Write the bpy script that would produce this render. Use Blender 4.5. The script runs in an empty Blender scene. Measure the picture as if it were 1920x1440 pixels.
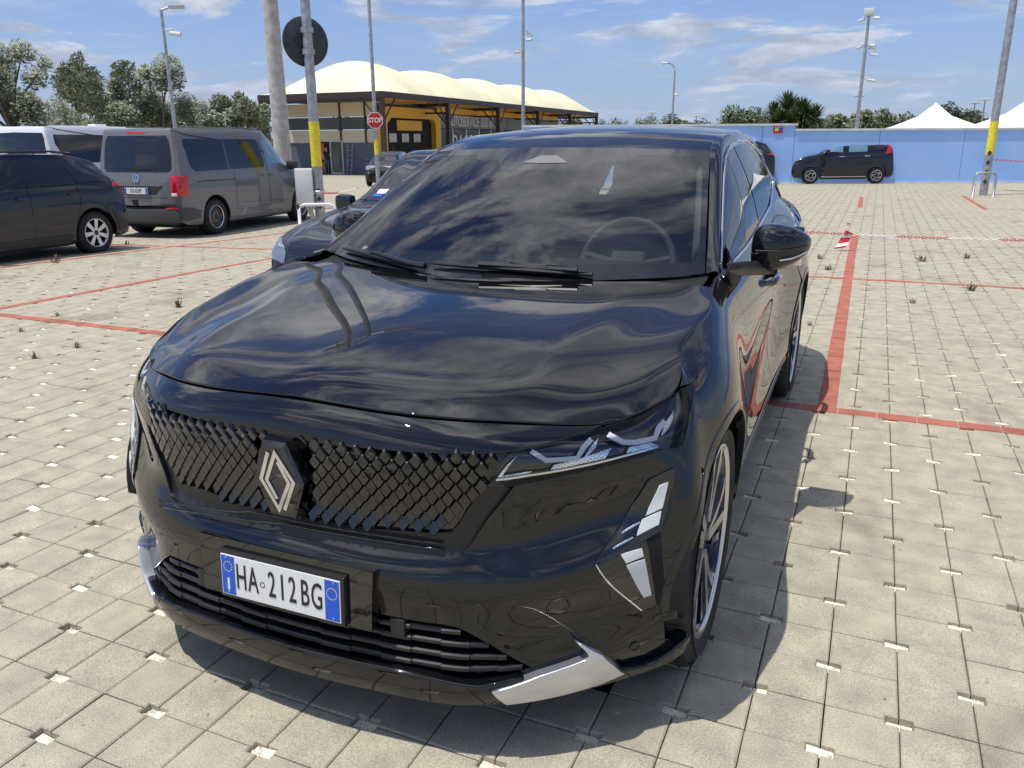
import bpy, bmesh, math, random
import numpy as np
from mathutils import Vector, Matrix
from mathutils.geometry import delaunay_2d_cdt
from mathutils.bvhtree import BVHTree
random.seed(7)
scene = bpy.context.scene
COL = scene.collection
# ------------------------------------------------------------------ camera
FPX, W0, H0 = 1508.05, 1920, 1440
CAM = np.array([1.2225, -2.3443, 1.4525]); PITCH, YAW, ROLL = -.2911, .4087, -.0060
_cy, _sy, _cp, _sp = math.cos(YAW), math.sin(YAW), math.cos(PITCH), math.sin(PITCH)
CF = np.array([-_sy*_cp, _cy*_cp, _sp]); _r = np.array([_cy, _sy, 0.]); _u = np.cross(_r, CF)
CR = _r*math.cos(ROLL)+_u*math.sin(ROLL); CU = -_r*math.sin(ROLL)+_u*math.cos(ROLL)
cd = bpy.data.cameras.new('camera'); cam = bpy.data.objects.new('camera', cd); COL.objects.link(cam)
cam.matrix_world = Matrix(((CR[0], CU[0], -CF[0], CAM[0]), (CR[1], CU[1], -CF[1], CAM[1]), (CR[2], CU[2], -CF[2], CAM[2]), (0, 0, 0, 1)))
cd.sensor_width = 36; cd.lens = FPX/W0*36; cd.clip_start = .05; cd.clip_end = 3000
scene.camera = cam
scene.view_settings.view_transform = 'Standard'; scene.view_settings.look = 'None'
scene.view_settings.exposure = 0.0; scene.view_settings.gamma = 1
def ray(px, py):
    return (px-960)/FPX*CR-(py-720)/FPX*CU+CF
def onX(px, py, X): d = ray(px, py); return CAM+(X-CAM[0])/d[0]*d
def onY(px, py, Y): d = ray(px, py); return CAM+(Y-CAM[1])/d[1]*d
def onZ(px, py, Z=0.): d = ray(px, py); return CAM+(Z-CAM[2])/d[2]*d
def atdepth(px, py, D): return CAM+ray(px, py)*D
def depth_of(p): return float((np.asarray(p)-CAM)@CF)
# ------------------------------------------------------------------ sky and sun
SUNV = Vector((-.235, -.232, 1.0)).normalized()
wd = bpy.data.worlds.new('World'); scene.world = wd; wd.use_nodes = True
nt = wd.node_tree; N = nt.nodes; Lk = nt.links; N.clear()
def nn(t, **k):
    n = N.new(t)
    for a, b in k.items(): setattr(n, a, b)
    return n
wo = nn('ShaderNodeOutputWorld'); bg = nn('ShaderNodeBackground'); bg.inputs['Strength'].default_value = .112
sky = nn('ShaderNodeTexSky', sky_type='NISHITA'); sky.sun_disc = False
sky.sun_elevation = math.asin(SUNV.z); sky.sun_rotation = math.atan2(SUNV.x, SUNV.y); sky.air_density = 1.0; sky.dust_density = .25; sky.ozone_density = 3.5
tc = nn('ShaderNodeTexCoord'); sx = nn('ShaderNodeSeparateXYZ'); Lk.new(tc.outputs['Generated'], sx.inputs[0])
def mth(op, a, b=None, clamp=False):
    m = nn('ShaderNodeMath', operation=op); m.use_clamp = clamp
    for i, v in enumerate((a, b)):
        if v is None: continue
        if isinstance(v, (int, float)): m.inputs[i].default_value = v
        else: Lk.new(v, m.inputs[i])
    return m.outputs[0]
zc = mth('MAXIMUM', sx.outputs[2], .0)
den = mth('ADD', zc, .16)
cx = mth('DIVIDE', sx.outputs[0], den); cyy = mth('DIVIDE', sx.outputs[1], den)
cv = nn('ShaderNodeCombineXYZ'); Lk.new(cx, cv.inputs[0]); Lk.new(cyy, cv.inputs[1])
def cloud(scale, rot, sc, detail, dist, lo, hi, seed):
    mp = nn('ShaderNodeMapping'); Lk.new(cv.outputs[0], mp.inputs[0]); mp.inputs['Rotation'].default_value = (0, 0, rot); mp.inputs['Scale'].default_value = sc; mp.inputs['Location'].default_value = (seed, seed*.7, seed*.3)
    nz = nn('ShaderNodeTexNoise'); nz.inputs['Scale'].default_value = scale; nz.inputs['Detail'].default_value = detail; nz.inputs['Roughness'].default_value = .62; nz.inputs['Distortion'].default_value = dist
    Lk.new(mp.outputs[0], nz.inputs['Vector'])
    r = nn('ShaderNodeMapRange', interpolation_type='SMOOTHSTEP'); r.inputs['From Min'].default_value = lo; r.inputs['From Max'].default_value = hi
    Lk.new(nz.outputs[0], r.inputs['Value']); return r.outputs[0]
c1 = cloud(1.15, .35, (1.0, 1.25, 1), 10, .6, .485, .60, 3.3)      # cumulus masses
c2 = cloud(.75, .95, (.5, 2.4, 1), 8, .8, .40, .80, 9.1)      # streaky cirrus
c3 = cloud(2.6, .2, (1, 1, 1), 8, .3, .38, .68, 5.0)           # lumps in the cloud colour
cm = mth('MAXIMUM', mth('MULTIPLY', c1, .88), mth('MULTIPLY', c2, .42))
hz = nn('ShaderNodeMapRange', interpolation_type='SMOOTHSTEP'); hz.inputs['From Min'].default_value = 0; hz.inputs['From Max'].default_value = .28; hz.inputs['To Min'].default_value = .72; hz.inputs['To Max'].default_value = 0
Lk.new(zc, hz.inputs['Value'])
cc = nn('ShaderNodeMixRGB'); cc.inputs[1].default_value = (4.6, 4.9, 5.5, 1); cc.inputs[2].default_value = (12.0, 11.9, 11.8, 1); Lk.new(c3, cc.inputs[0])
dt = nn('ShaderNodeVectorMath', operation='DOT_PRODUCT'); Lk.new(tc.outputs['Generated'], dt.inputs[0]); dt.inputs[1].default_value = SUNV     # clouds brighten towards the sun
gain = mth('ADD', mth('MULTIPLY', mth('POWER', mth('MAXIMUM', dt.outputs['Value'], 0.), 3.), 1.9), .80)
cg = nn('ShaderNodeVectorMath', operation='SCALE'); Lk.new(cc.outputs[0], cg.inputs[0]); Lk.new(gain, cg.inputs['Scale'])
m1 = nn('ShaderNodeMixRGB'); Lk.new(cm, m1.inputs[0]); tint = nn('ShaderNodeMixRGB', blend_type='MULTIPLY'); tint.inputs[0].default_value = 1; tint.inputs[2].default_value = (.66, .84, 1.20, 1); Lk.new(sky.outputs[0], tint.inputs[1]); Lk.new(tint.outputs[0], m1.inputs[1]); Lk.new(cg.outputs[0], m1.inputs[2])
m2 = nn('ShaderNodeMixRGB'); Lk.new(hz.outputs[0], m2.inputs[0]); Lk.new(m1.outputs[0], m2.inputs[1]); m2.inputs[2].default_value = (3.5, 4.3, 6.0, 1)
Lk.new(m2.outputs[0], bg.inputs[0]); Lk.new(bg.outputs[0], wo.inputs[0])
sl = bpy.data.lights.new('sun', 'SUN'); sl.energy = 4.2; sl.angle = math.radians(.53); sl.color = (1, .955, .88)
so = bpy.data.objects.new('sun', sl); COL.objects.link(so); so.rotation_euler = (-SUNV).to_track_quat('-Z', 'Y').to_euler()
scene.cycles.max_bounces = 10; scene.cycles.transparent_max_bounces = 16; scene.cycles.glossy_bounces = 5
scene.cycles.caustics_reflective = False; scene.cycles.caustics_refractive = False
# ------------------------------------------------------------------ materials
MATS = {}
def mat(name, base=(.5, .5, .5), rough=.5, metal=0, coat=0, spec=.5, emit=None, build=None, **k):
    if name in MATS: return MATS[name]
    m = bpy.data.materials.new(name); m.use_nodes = True; t = m.node_tree; b = t.nodes['Principled BSDF']
    b.inputs['Base Color'].default_value = (*base, 1); b.inputs['Roughness'].default_value = rough; b.inputs['Metallic'].default_value = metal
    b.inputs['Coat Weight'].default_value = coat; b.inputs['Coat Roughness'].default_value = k.get('crough', .02); b.inputs['Specular IOR Level'].default_value = spec
    if build: build(t, b)
    MATS[name] = m; return m
def tn(t, typ, **k):
    n = t.nodes.new(typ)
    for a, v in k.items():
        if a in n.inputs: n.inputs[a].default_value = v
        else: setattr(n, a, v)
    return n
def noisy(c1, c2, scale=20, detail=6, bump=0, bscale=None, rlo=None, rhi=None, coords='Object', lo=.35, hi=.65):
    def f(t, b):
        co = tn(t, 'ShaderNodeTexCoord'); nz = tn(t, 'ShaderNodeTexNoise', Scale=scale, Detail=detail); t.links.new(co.outputs[coords], nz.inputs['Vector'])
        r = tn(t, 'ShaderNodeValToRGB'); r.color_ramp.elements[0].position = lo; r.color_ramp.elements[1].position = hi
        r.color_ramp.elements[0].color = (*c1, 1); r.color_ramp.elements[1].color = (*c2, 1)
        t.links.new(nz.outputs[0], r.inputs[0]); t.links.new(r.outputs[0], b.inputs['Base Color'])
        if bump:
            n2 = tn(t, 'ShaderNodeTexNoise', Scale=bscale or scale*4, Detail=4); t.links.new(co.outputs[coords], n2.inputs['Vector'])
            bp = tn(t, 'ShaderNodeBump', Strength=bump, Distance=.01); t.links.new(n2.outputs[0], bp.inputs['Height']); t.links.new(bp.outputs[0], b.inputs['Normal'])
        if rlo is not None:
            mr = tn(t, 'ShaderNodeMapRange'); mr.inputs['To Min'].default_value = rlo; mr.inputs['To Max'].default_value = rhi
            t.links.new(nz.outputs[0], mr.inputs[0]); t.links.new(mr.outputs[0], b.inputs['Roughness'])
    return f
def glassmat(name, tint, ior=1.5, rough=0.0):
    if name in MATS: return MATS[name]
    m = bpy.data.materials.new(name); m.use_nodes = True; t = m.node_tree; t.nodes.clear()
    o = tn(t, 'ShaderNodeOutputMaterial'); mx = tn(t, 'ShaderNodeMixShader'); fr = tn(t, 'ShaderNodeFresnel', IOR=ior)
    tr = tn(t, 'ShaderNodeBsdfTransparent'); tr.inputs[0].default_value = (*tint, 1); gl = tn(t, 'ShaderNodeBsdfGlossy', Roughness=rough)
    t.links.new(fr.outputs[0], mx.inputs[0]); t.links.new(tr.outputs[0], mx.inputs[1]); t.links.new(gl.outputs[0], mx.inputs[2]); t.links.new(mx.outputs[0], o.inputs[0])
    MATS[name] = m; return m
def paint(name, base, flake=None, rough=.35, coat=1.0, dust=.0):
    def f(t, b):
        b.inputs['Coat IOR'].default_value = 1.58
        co = tn(t, 'ShaderNodeTexCoord')
        nz = tn(t, 'ShaderNodeTexNoise', Scale=9.0, Detail=8); t.links.new(co.outputs['Object'], nz.inputs['Vector'])
        mr = tn(t, 'ShaderNodeMapRange'); mr.inputs['From Min'].default_value = .4; mr.inputs['From Max'].default_value = .75; mr.inputs['To Min'].default_value = .002; mr.inputs['To Max'].default_value = .014
        t.links.new(nz.outputs[0], mr.inputs[0]); t.links.new(mr.outputs[0], b.inputs['Coat Roughness'])
        if dust:
            # specks and a thin film of dust
            vo = tn(t, 'ShaderNodeTexNoise', Scale=340.0, Detail=2); t.links.new(co.outputs['Object'], vo.inputs['Vector'])
            r = tn(t, 'ShaderNodeValToRGB'); r.color_ramp.elements[0].position = .70; r.color_ramp.elements[1].position = .80
            t.links.new(vo.outputs[0], r.inputs[0])
            mm = tn(t, 'ShaderNodeMixRGB'); mm.inputs[1].default_value = (*base, 1); mm.inputs[2].default_value = (.16, .15, .14, 1)
            ml = tn(t, 'ShaderNodeMath', operation='MULTIPLY'); ml.inputs[1].default_value = dust; t.links.new(r.outputs[0], ml.inputs[0]); t.links.new(ml.outputs[0], mm.inputs[0])
            t.links.new(mm.outputs[0], b.inputs['Base Color'])
    return mat(name, base, rough, .0, coat, .0, build=f)
# ------------------------------------------------------------------ object helpers
def link(o, parent=None):
    COL.objects.link(o)
    if parent is not None: o.parent = parent
    return o
def tag(o, label, cat, group=None):
    o['label'] = label; o['category'] = cat
    if group: o['group'] = group
    return o
def thing(name, label, cat, loc=(0, 0, 0), rz=0, group=None):
    o = bpy.data.objects.new(name, None); COL.objects.link(o); o.location = loc; o.rotation_euler = (0, 0, rz)
    return tag(o, label, cat, group)
def meshobj(name, verts, faces, m, parent=None, smooth=False, normals=None):
    me = bpy.data.meshes.new(name); me.from_pydata([tuple(map(float, v)) for v in verts], [], [tuple(f) for f in faces])
    for x in (m if isinstance(m, (list, tuple)) else [m]): me.materials.append(x)
    if smooth: me.polygons.foreach_set('use_smooth', [True]*len(me.polygons))
    me.update()
    if normals is not None:
        me.polygons.foreach_set('use_smooth', [True]*len(me.polygons))
        me.normals_split_custom_set_from_vertices([tuple(n) for n in normals])
    return link(bpy.data.objects.new(name, me), parent)
class MB:
    """collects simple shapes into ONE mesh"""
    def __init__(s): s.v = []; s.f = []; s.mi = []
    def add(s, vs, fs, mi=0):
        b = len(s.v); s.v += [tuple(map(float, p)) for p in vs]; s.f += [tuple(b+i for i in f) for f in fs]; s.mi += [mi]*len(fs); return s
    def box(s, lo, hi, mi=0, M=None):
        x0, y0, z0 = lo; x1, y1, z1 = hi
        vs = [(x0, y0, z0), (x1, y0, z0), (x1, y1, z0), (x0, y1, z0), (x0, y0, z1), (x1, y0, z1), (x1, y1, z1), (x0, y1, z1)]
        if M is not None: vs = [M @ Vector(p) for p in vs]
        return s.add(vs, [(3, 2, 1, 0), (4, 5, 6, 7), (0, 1, 5, 4), (1, 2, 6, 5), (2, 3, 7, 6), (3, 0, 4, 7)], mi)
    def bbox(s, lo, hi, r, mi=0, M=None):
        """box with bevelled edges (rounded-rect prism along each axis, approximated by 24-vert bevel)"""
        lo = Vector(lo); hi = Vector(hi); bm = bmesh.new(); bmesh.ops.create_cube(bm, size=1)
        for v in bm.verts: v.co = Vector(((lo[i]+hi[i])/2+v.co[i]*(hi[i]-lo[i]) for i in range(3)))
        bmesh.ops.bevel(bm, geom=bm.edges[:], offset=r, segments=2, profile=.6, affect='EDGES')
        if M is not None: bm.transform(M)
        bm.verts.index_update(); s.add([v.co for v in bm.verts], [[v.index for v in f.verts] for f in bm.faces], mi); bm.free(); return s
    def tube(s, pts, rad, n=10, mi=0, cap=True):
        pts = [Vector(p) for p in pts]; rr = rad if isinstance(rad, (list, tuple)) else [rad]*len(pts); vs = []; fs = []
        up = Vector((0, 0, 1))
        for i, p in enumerate(pts):
            t = (pts[min(i+1, len(pts)-1)]-pts[max(i-1, 0)]).normalized()
            a = t.cross(up if abs(t.z) < .95 else Vector((1, 0, 0))).normalized(); b = t.cross(a)
            for k in range(n):
                an = 2*math.pi*k/n; vs.append(p+(a*math.cos(an)+b*math.sin(an))*rr[i])
        for i in range(len(pts)-1):
            for k in range(n): fs.append((i*n+k, i*n+(k+1) % n, (i+1)*n+(k+1) % n, (i+1)*n+k))
        if cap: fs.append(tuple(range(n))); fs.append(tuple((len(pts)-1)*n+k for k in reversed(range(n))))
        return s.add(vs, fs, mi)
    def lathe(s, prof, n=32, M=None, mi=0, close=False):
        """prof: list of (r, h) about local Z"""
        vs = []; fs = []
        for r, h in prof:
            for k in range(n):
                a = 2*math.pi*k/n; p = Vector((r*math.cos(a), r*math.sin(a), h)); vs.append(M @ p if M is not None else p)
        m = len(prof)
        for i in range(m-1 if not close else m):
            j = (i+1) % m
            for k in range(n): fs.append((i*n+k, i*n+(k+1) % n, j*n+(k+1) % n, j*n+k))
        return s.add(vs, fs, mi)
    def prism(s, poly, d, mi=0, M=None):
        """extrude 3D polygon (list of points) by vector d"""
        poly = [Vector(p) for p in poly]; d = Vector(d); n = len(poly); vs = poly+[p+d for p in poly]
        if M is not None: vs = [M @ p for p in vs]
        return s.add(vs, [tuple(reversed(range(n))), tuple(range(n, 2*n))]+[(i, (i+1) % n, n+(i+1) % n, n+i) for i in range(n)], mi)
    def build(s, name, m, parent=None, smooth=False, auto=None):
        o = meshobj(name, s.v, s.f, m, parent, smooth or bool(auto)); o.data.polygons.foreach_set('material_index', s.mi)
        if auto: o.data.set_sharp_from_angle(angle=math.radians(auto))
        return o
    def mirror(s):
        b = MB(); b.v = [(-x, y, z) for x, y, z in s.v]; b.f = [tuple(reversed(f)) for f in s.f]; b.mi = list(s.mi); return b
def textmesh(body, size, name, m, parent=None, M=None, extrude=.0008, xs=1., space=1., bold=0.):
    cu = bpy.data.curves.new(name, 'FONT'); cu.body = body; cu.size = size; cu.extrude = extrude; cu.align_x = 'CENTER'; cu.align_y = 'CENTER'; cu.space_character = space; cu.offset = bold; cu.resolution_u = 3
    to = bpy.data.objects.new(name, cu); COL.objects.link(to)
    dg = bpy.context.evaluated_depsgraph_get(); me = bpy.data.meshes.new_from_object(to.evaluated_get(dg))
    bpy.data.objects.remove(to); me.materials.clear(); me.materials.append(m)
    if M is not None: me.transform(M @ Matrix.Diagonal((xs, 1, 1, 1)))
    return link(bpy.data.objects.new(name, me), parent)
# ------------------------------------------------------------------ spline surfaces and trimmed patches
class Surf:
    """bicubic (Catmull-Rom) sheet through a net of points, net[u][v]"""
    def __init__(s, net, sym=False, res=6, c2=False):
        P = np.array(net, float); s.c2 = c2
        if c2:   # control points of the C2 cubic B-spline through the net (smooth highlights)
            def solve(Q, mirror):
                n = len(Q); A = np.zeros((n, n)); 
                for i in range(n):
                    if i == 0 and not mirror: A[0, 0] = 1; continue
                    if i == n-1: A[i, i] = 1; continue
                    A[i, i] = 4/6
                    for j, w in ((i-1, 1/6), (i+1, 1/6)):
                        if j < 0: A[i, 1] += 1/6
                        else: A[i, j] += w
                return A
            def app(Q, mirror):
                n = len(Q); out = np.zeros_like(Q)
                if mirror:
                    Ae = solve(Q, True); Ao = solve(Q, True); Ao[0, 1] = 0.; Ao[0, 0] = 1.
                    out[..., 1:] = np.tensordot(np.linalg.inv(Ae), Q[..., 1:], 1); out[..., 0] = np.tensordot(np.linalg.inv(Ao), Q[..., 0], 1)
                else: out = np.tensordot(np.linalg.inv(solve(Q, False)), Q, 1)
                return out
            P = app(P, sym); P = np.swapaxes(app(np.swapaxes(P, 0, 1), False), 0, 1)
        if sym:  # u = 0 is the car's middle plane: mirror one column for the tangent
            g = P[1].copy(); g[:, 0] *= -1
        else: g = 2*P[0]-P[1]
        P = np.concatenate([g[None], P, (2*P[-1]-P[-2])[None]], 0)
        P = np.concatenate([(2*P[:, :1]-P[:, 1:2]), P, (2*P[:, -1:]-P[:, -2:-1])], 1)
        s.P = P; s.nu = P.shape[0]-2; s.nv = P.shape[1]-2; s.bvh = None; s.res = res
    def ev(s, U, V):
        U = np.clip(np.atleast_1d(np.asarray(U, float)), -.49, s.nu-1+.49); V = np.clip(np.atleast_1d(np.asarray(V, float)), -.49, s.nv-1+.49)
        iu = np.clip(np.floor(U).astype(int), 0, s.nu-2); iv = np.clip(np.floor(V).astype(int), 0, s.nv-2); fu = U-iu; fv = V-iv
        def w(t):
            if s.c2: return np.stack([(1-t)**3/6, (3*t**3-6*t*t+4)/6, (-3*t**3+3*t*t+3*t+1)/6, t**3/6], 0)
            return np.stack([-.5*t+t*t-.5*t**3, 1-2.5*t*t+1.5*t**3, .5*t+2*t*t-1.5*t**3, -.5*t*t+.5*t**3], 0)
        wu = w(fu); wv = w(fv); out = np.zeros((len(U), 3))
        for a in range(4):
            for b in range(4): out += (wu[a]*wv[b])[:, None]*s.P[iu+a, iv+b]
        return out
    def nrm(s, U, V):
        e = 1e-3; a = s.ev(np.asarray(U)+e, V)-s.ev(np.asarray(U)-e, V); b = s.ev(U, np.asarray(V)+e)-s.ev(U, np.asarray(V)-e)
        n = np.cross(a, b); return n/(np.linalg.norm(n, axis=1)[:, None]+1e-12)
    def p(s, u, v): return Vector(s.ev([u], [v])[0])
    def tree(s):
        if s.bvh is None:
            r = s.res; s.gu = (s.nu-1)*r+1; s.gv = (s.nv-1)*r+1
            U, V = np.meshgrid(np.arange(s.gu)/r, np.arange(s.gv)/r, indexing='ij'); G = s.ev(U.ravel(), V.ravel())
            fs = []
            for i in range(s.gu-1):
                for j in range(s.gv-1): k = i*s.gv+j; fs.append((k, k+s.gv, k+s.gv+1, k+1))
            s.bvh = BVHTree.FromPolygons([tuple(x) for x in G], fs); s.G = G
        return s.bvh
    def cast(s, o, d):
        t = s.tree(); o = Vector(o); d = Vector(d).normalized(); h, n, i, dist = t.ray_cast(o, d); oo = np.array(o); dd = np.array(d)
        if h is None:      # silhouette: nearest point of the sheet to the ray, on the near side
            rel = s.G-oo; al = rel @ dd; k = int(np.argmin(np.linalg.norm(np.cross(rel, dd), axis=1)+.25*(al-al.min()))) if False else int(np.argmin(np.linalg.norm(np.cross(rel, dd), axis=1)+.25*(al-al.min())))
            return (k//s.gv)/s.res, (k % s.gv)/s.res
        u = (i//(s.gv-1)+.5)/s.res; v = (i % (s.gv-1)+.5)/s.res
        a1 = d.orthogonal().normalized(); a2 = d.cross(a1); A = np.array([a1, a2]); best = (9, u, v)
        for _ in range(7):
            e = 1e-3; p = s.ev([u, u+e, u], [v, v, v+e]); r0 = A @ (p[0]-oo); rn = float(np.linalg.norm(r0))
            if rn < best[0]: best = (rn, u, v)
            if rn < 1e-5: break
            J = np.stack([A @ (p[1]-p[0])/e, A @ (p[2]-p[0])/e], 1)
            try: st = np.linalg.solve(J, -r0)
            except Exception: break
            st = np.clip(st, -.12, .12); u = min(max(u+st[0], -.3), s.nu-1+.3); v = min(max(v+st[1], -.3), s.nv-1+.3)
        return best[1], best[2]
    def pxm(s, q):   # point of the mirrored half under a pixel: (u, v)
        d = ray(*q); return s.cast((-CAM[0], CAM[1], CAM[2]), (-d[0], d[1], d[2]))
    def px(s, pts): return [s.cast(CAM, ray(*q)) for q in pts]
def inpoly(P, loop):
    x, y = P[:, 0], P[:, 1]; r = np.zeros(len(P), bool); n = len(loop)
    for i in range(n):
        (x0, y0), (x1, y1) = loop[i], loop[(i+1) % n]
        c = ((y0 > y) != (y1 > y)); 
        if abs(y1-y0) > 1e-12: r ^= c & (x < (x1-x0)*(y-y0)/(y1-y0)+x0)
    return r
def patch_data(s, loop, off=0., h=.03, thick=.008, rnd=.0025, flip=False, relief=None, holes=()):
    """mesh of the part of sheet s inside the (u,v) loop: verts, faces, normals"""
    def dens(lp):
        out = []
        for i in range(len(lp)):
            a = np.array(lp[i], float); b = np.array(lp[(i+1) % len(lp)], float)
            pa, pb = s.ev([a[0], (a[0]+b[0])/2, b[0]], [a[1], (a[1]+b[1])/2, b[1]])[[0, 2]]
            m = s.ev([(a[0]+b[0])/2], [(a[1]+b[1])/2])[0]; L = np.linalg.norm(m-pa)+np.linalg.norm(pb-m); k = max(1, int(math.ceil(L/h)))
            for q in range(k): out.append(a+(b-a)*q/k)
        return out
    loops = [dens(loop)]+[dens(x) for x in holes]
    L = np.array(loops[0]); lo = L.min(0); hi = L.max(0); mid = (lo+hi)/2
    g = 4; UU, VV = np.meshgrid(np.linspace(lo[0], hi[0], g+1), np.linspace(lo[1], hi[1], g+1), indexing='ij'); G = s.ev(UU.ravel(), VV.ravel()).reshape(g+1, g+1, 3)
    lu = np.linalg.norm(np.diff(G, axis=0), axis=2).sum(0).mean(); lv = np.linalg.norm(np.diff(G, axis=1), axis=2).sum(1).mean()
    ku = max(2, int(lu/h)); kv = max(2, int(lv/h)); du = (hi[0]-lo[0])/ku; dv = (hi[1]-lo[1])/kv
    A, B = np.meshgrid(lo[0]+du*(np.arange(ku)+.5), lo[1]+dv*(np.arange(kv)+.5), indexing='ij'); Q = np.stack([A.ravel(), B.ravel()], 1)
    Q = Q[inpoly(Q, loops[0])]
    for hl in loops[1:]: Q = Q[~inpoly(Q, hl)]
    sc = np.array([1/du, 1/dv]); allb = np.concatenate([np.array(x) for x in loops])
    if len(Q):
        dd = np.min(np.linalg.norm((Q[:, None]-allb[None])*sc, axis=2), axis=1) if len(Q)*len(allb) < 4e6 else np.ones(len(Q)); Q = Q[dd > .45]
    pts = [Vector(((q-lo)*sc)) for q in allb]; edges = []; b0 = 0
    for x in loops:
        n = len(x); edges += [(b0+i, b0+(i+1) % n) for i in range(n)]; b0 += n
    pts += [Vector((q-lo)*sc) for q in Q]
    r = delaunay_2d_cdt(pts, edges, [], 0, 1e-6, False)
    V2, F = r[0], r[2]
    UV = np.array([(v[0]/sc[0]+lo[0], v[1]/sc[1]+lo[1]) for v in V2])
    if True:
        if not len(F): return np.zeros((0, 3)), [], np.zeros((0, 3))
        cen = np.array([UV[list(f)].mean(0) for f in F]); keep = inpoly(cen, loops[0])
        for hl in loops[1:]: keep &= ~inpoly(cen, hl)
        F = [f for f, k in zip(F, keep) if k]
        if not len(F): print('EMPTY PATCH', loop[:3]); return np.zeros((0, 3)), [], np.zeros((0, 3))
    nr = s.nrm(UV[:, 0], UV[:, 1]); sg = -1. if flip else 1.
    nr = nr*sg; P = s.ev(UV[:, 0], UV[:, 1]); of = off if relief is None else off+relief(P)
    P = P+nr*(of if np.isscalar(of) else of[:, None])
    # make faces agree with the normals
    if len(F):
        f0 = [F[i] for i in range(0, len(F), max(1, len(F)//15))]; sm = sum(np.dot(np.cross(P[f[1]]-P[f[0]], P[f[2]]-P[f[0]]), nr[f[0]]) for f in f0)
        if sm < 0: F = [tuple(reversed(f)) for f in F]
    verts = [P]; norms = [nr]; faces = [tuple(f) for f in F]; base = len(P)
    if thick:
        cnt = {}
        for f in F:
            for a, b in zip(f, f[1:]+f[:1]) if isinstance(f, tuple) else zip(f, list(f[1:])+[f[0]]): cnt[(a, b)] = cnt.get((a, b), 0)+1
        bd = [(a, b) for (a, b) in cnt if (b, a) not in cnt]
        bv = {}; tan = {}
        for a, b in bd:
            t = P[b]-P[a]; t = t/(np.linalg.norm(t)+1e-12)
            tan.setdefault(a, []).append(t); tan.setdefault(b, []).append(t)
        ids = sorted(tan); rows = [[], [], [], []]; rn = [[], [], [], []]
        for i in ids:
            t = sum(tan[i]); t = t/(np.linalg.norm(t)+1e-9); bn = np.cross(t, nr[i]); bn /= (np.linalg.norm(bn)+1e-9)
            for k, (ob, on, nb, n2) in enumerate(((0, 0, 0, 1), (.7*rnd, -.3*rnd, .7, .7), (rnd, -rnd, 1, .05), (rnd, -thick, 1, 0))):
                rows[k].append(P[i]+bn*ob+nr[i]*on); rn[k].append(bn*nb+nr[i]*n2)
        m = len(ids); pos = {i: k for k, i in enumerate(ids)}
        for k in range(4): verts.append(np.array(rows[k])); norms.append(np.array(rn[k]))
        for a, b in bd:
            for k in range(3):
                r0 = base+k*m; r1 = base+(k+1)*m; faces.append((r0+pos[b], r0+pos[a], r1+pos[a], r1+pos[b]))
    return np.concatenate(verts), faces, np.concatenate(norms)
def mir(d):
    v, f, n = d; k = np.array([-1, 1, 1.]); return v*k, [tuple(reversed(x)) for x in f], n*k
def emit(name, datas, m, parent):
    vs = []; fs = []; ns = []; b = 0
    for v, f, n in datas: vs.append(v); ns.append(n); fs += [tuple(i+b for i in x) for x in f]; b += len(v)
    return meshobj(name, np.concatenate(vs), fs, m, parent, normals=np.concatenate(ns))
def patch(name, s, loop, m, parent, both='one', **k):
    """both: 'one' = this side only, 'pair' = mirrored copy as its own object, 'join' = both halves in one mesh"""
    d = patch_data(s, loop, **k)
    if both == 'join': return emit(name, [d, mir(d)], m, parent)
    o = emit(name, [d], m, parent)
    if both == 'pair': return o, emit(name, [mir(d)], m, parent)
    return o
def stroke(pts, w):
    """closed loop round a polyline of half width w in pixel or plane units"""
    P = [np.array(p, float) for p in pts]; L = []; R = []
    for i, p in enumerate(P):
        t = P[min(i+1, len(P)-1)]-P[max(i-1, 0)]; t = t/np.linalg.norm(t); n = np.array([-t[1], t[0]]); L.append(tuple(p+n*w)); R.append(tuple(p-n*w))
    return L+R[::-1]
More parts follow.
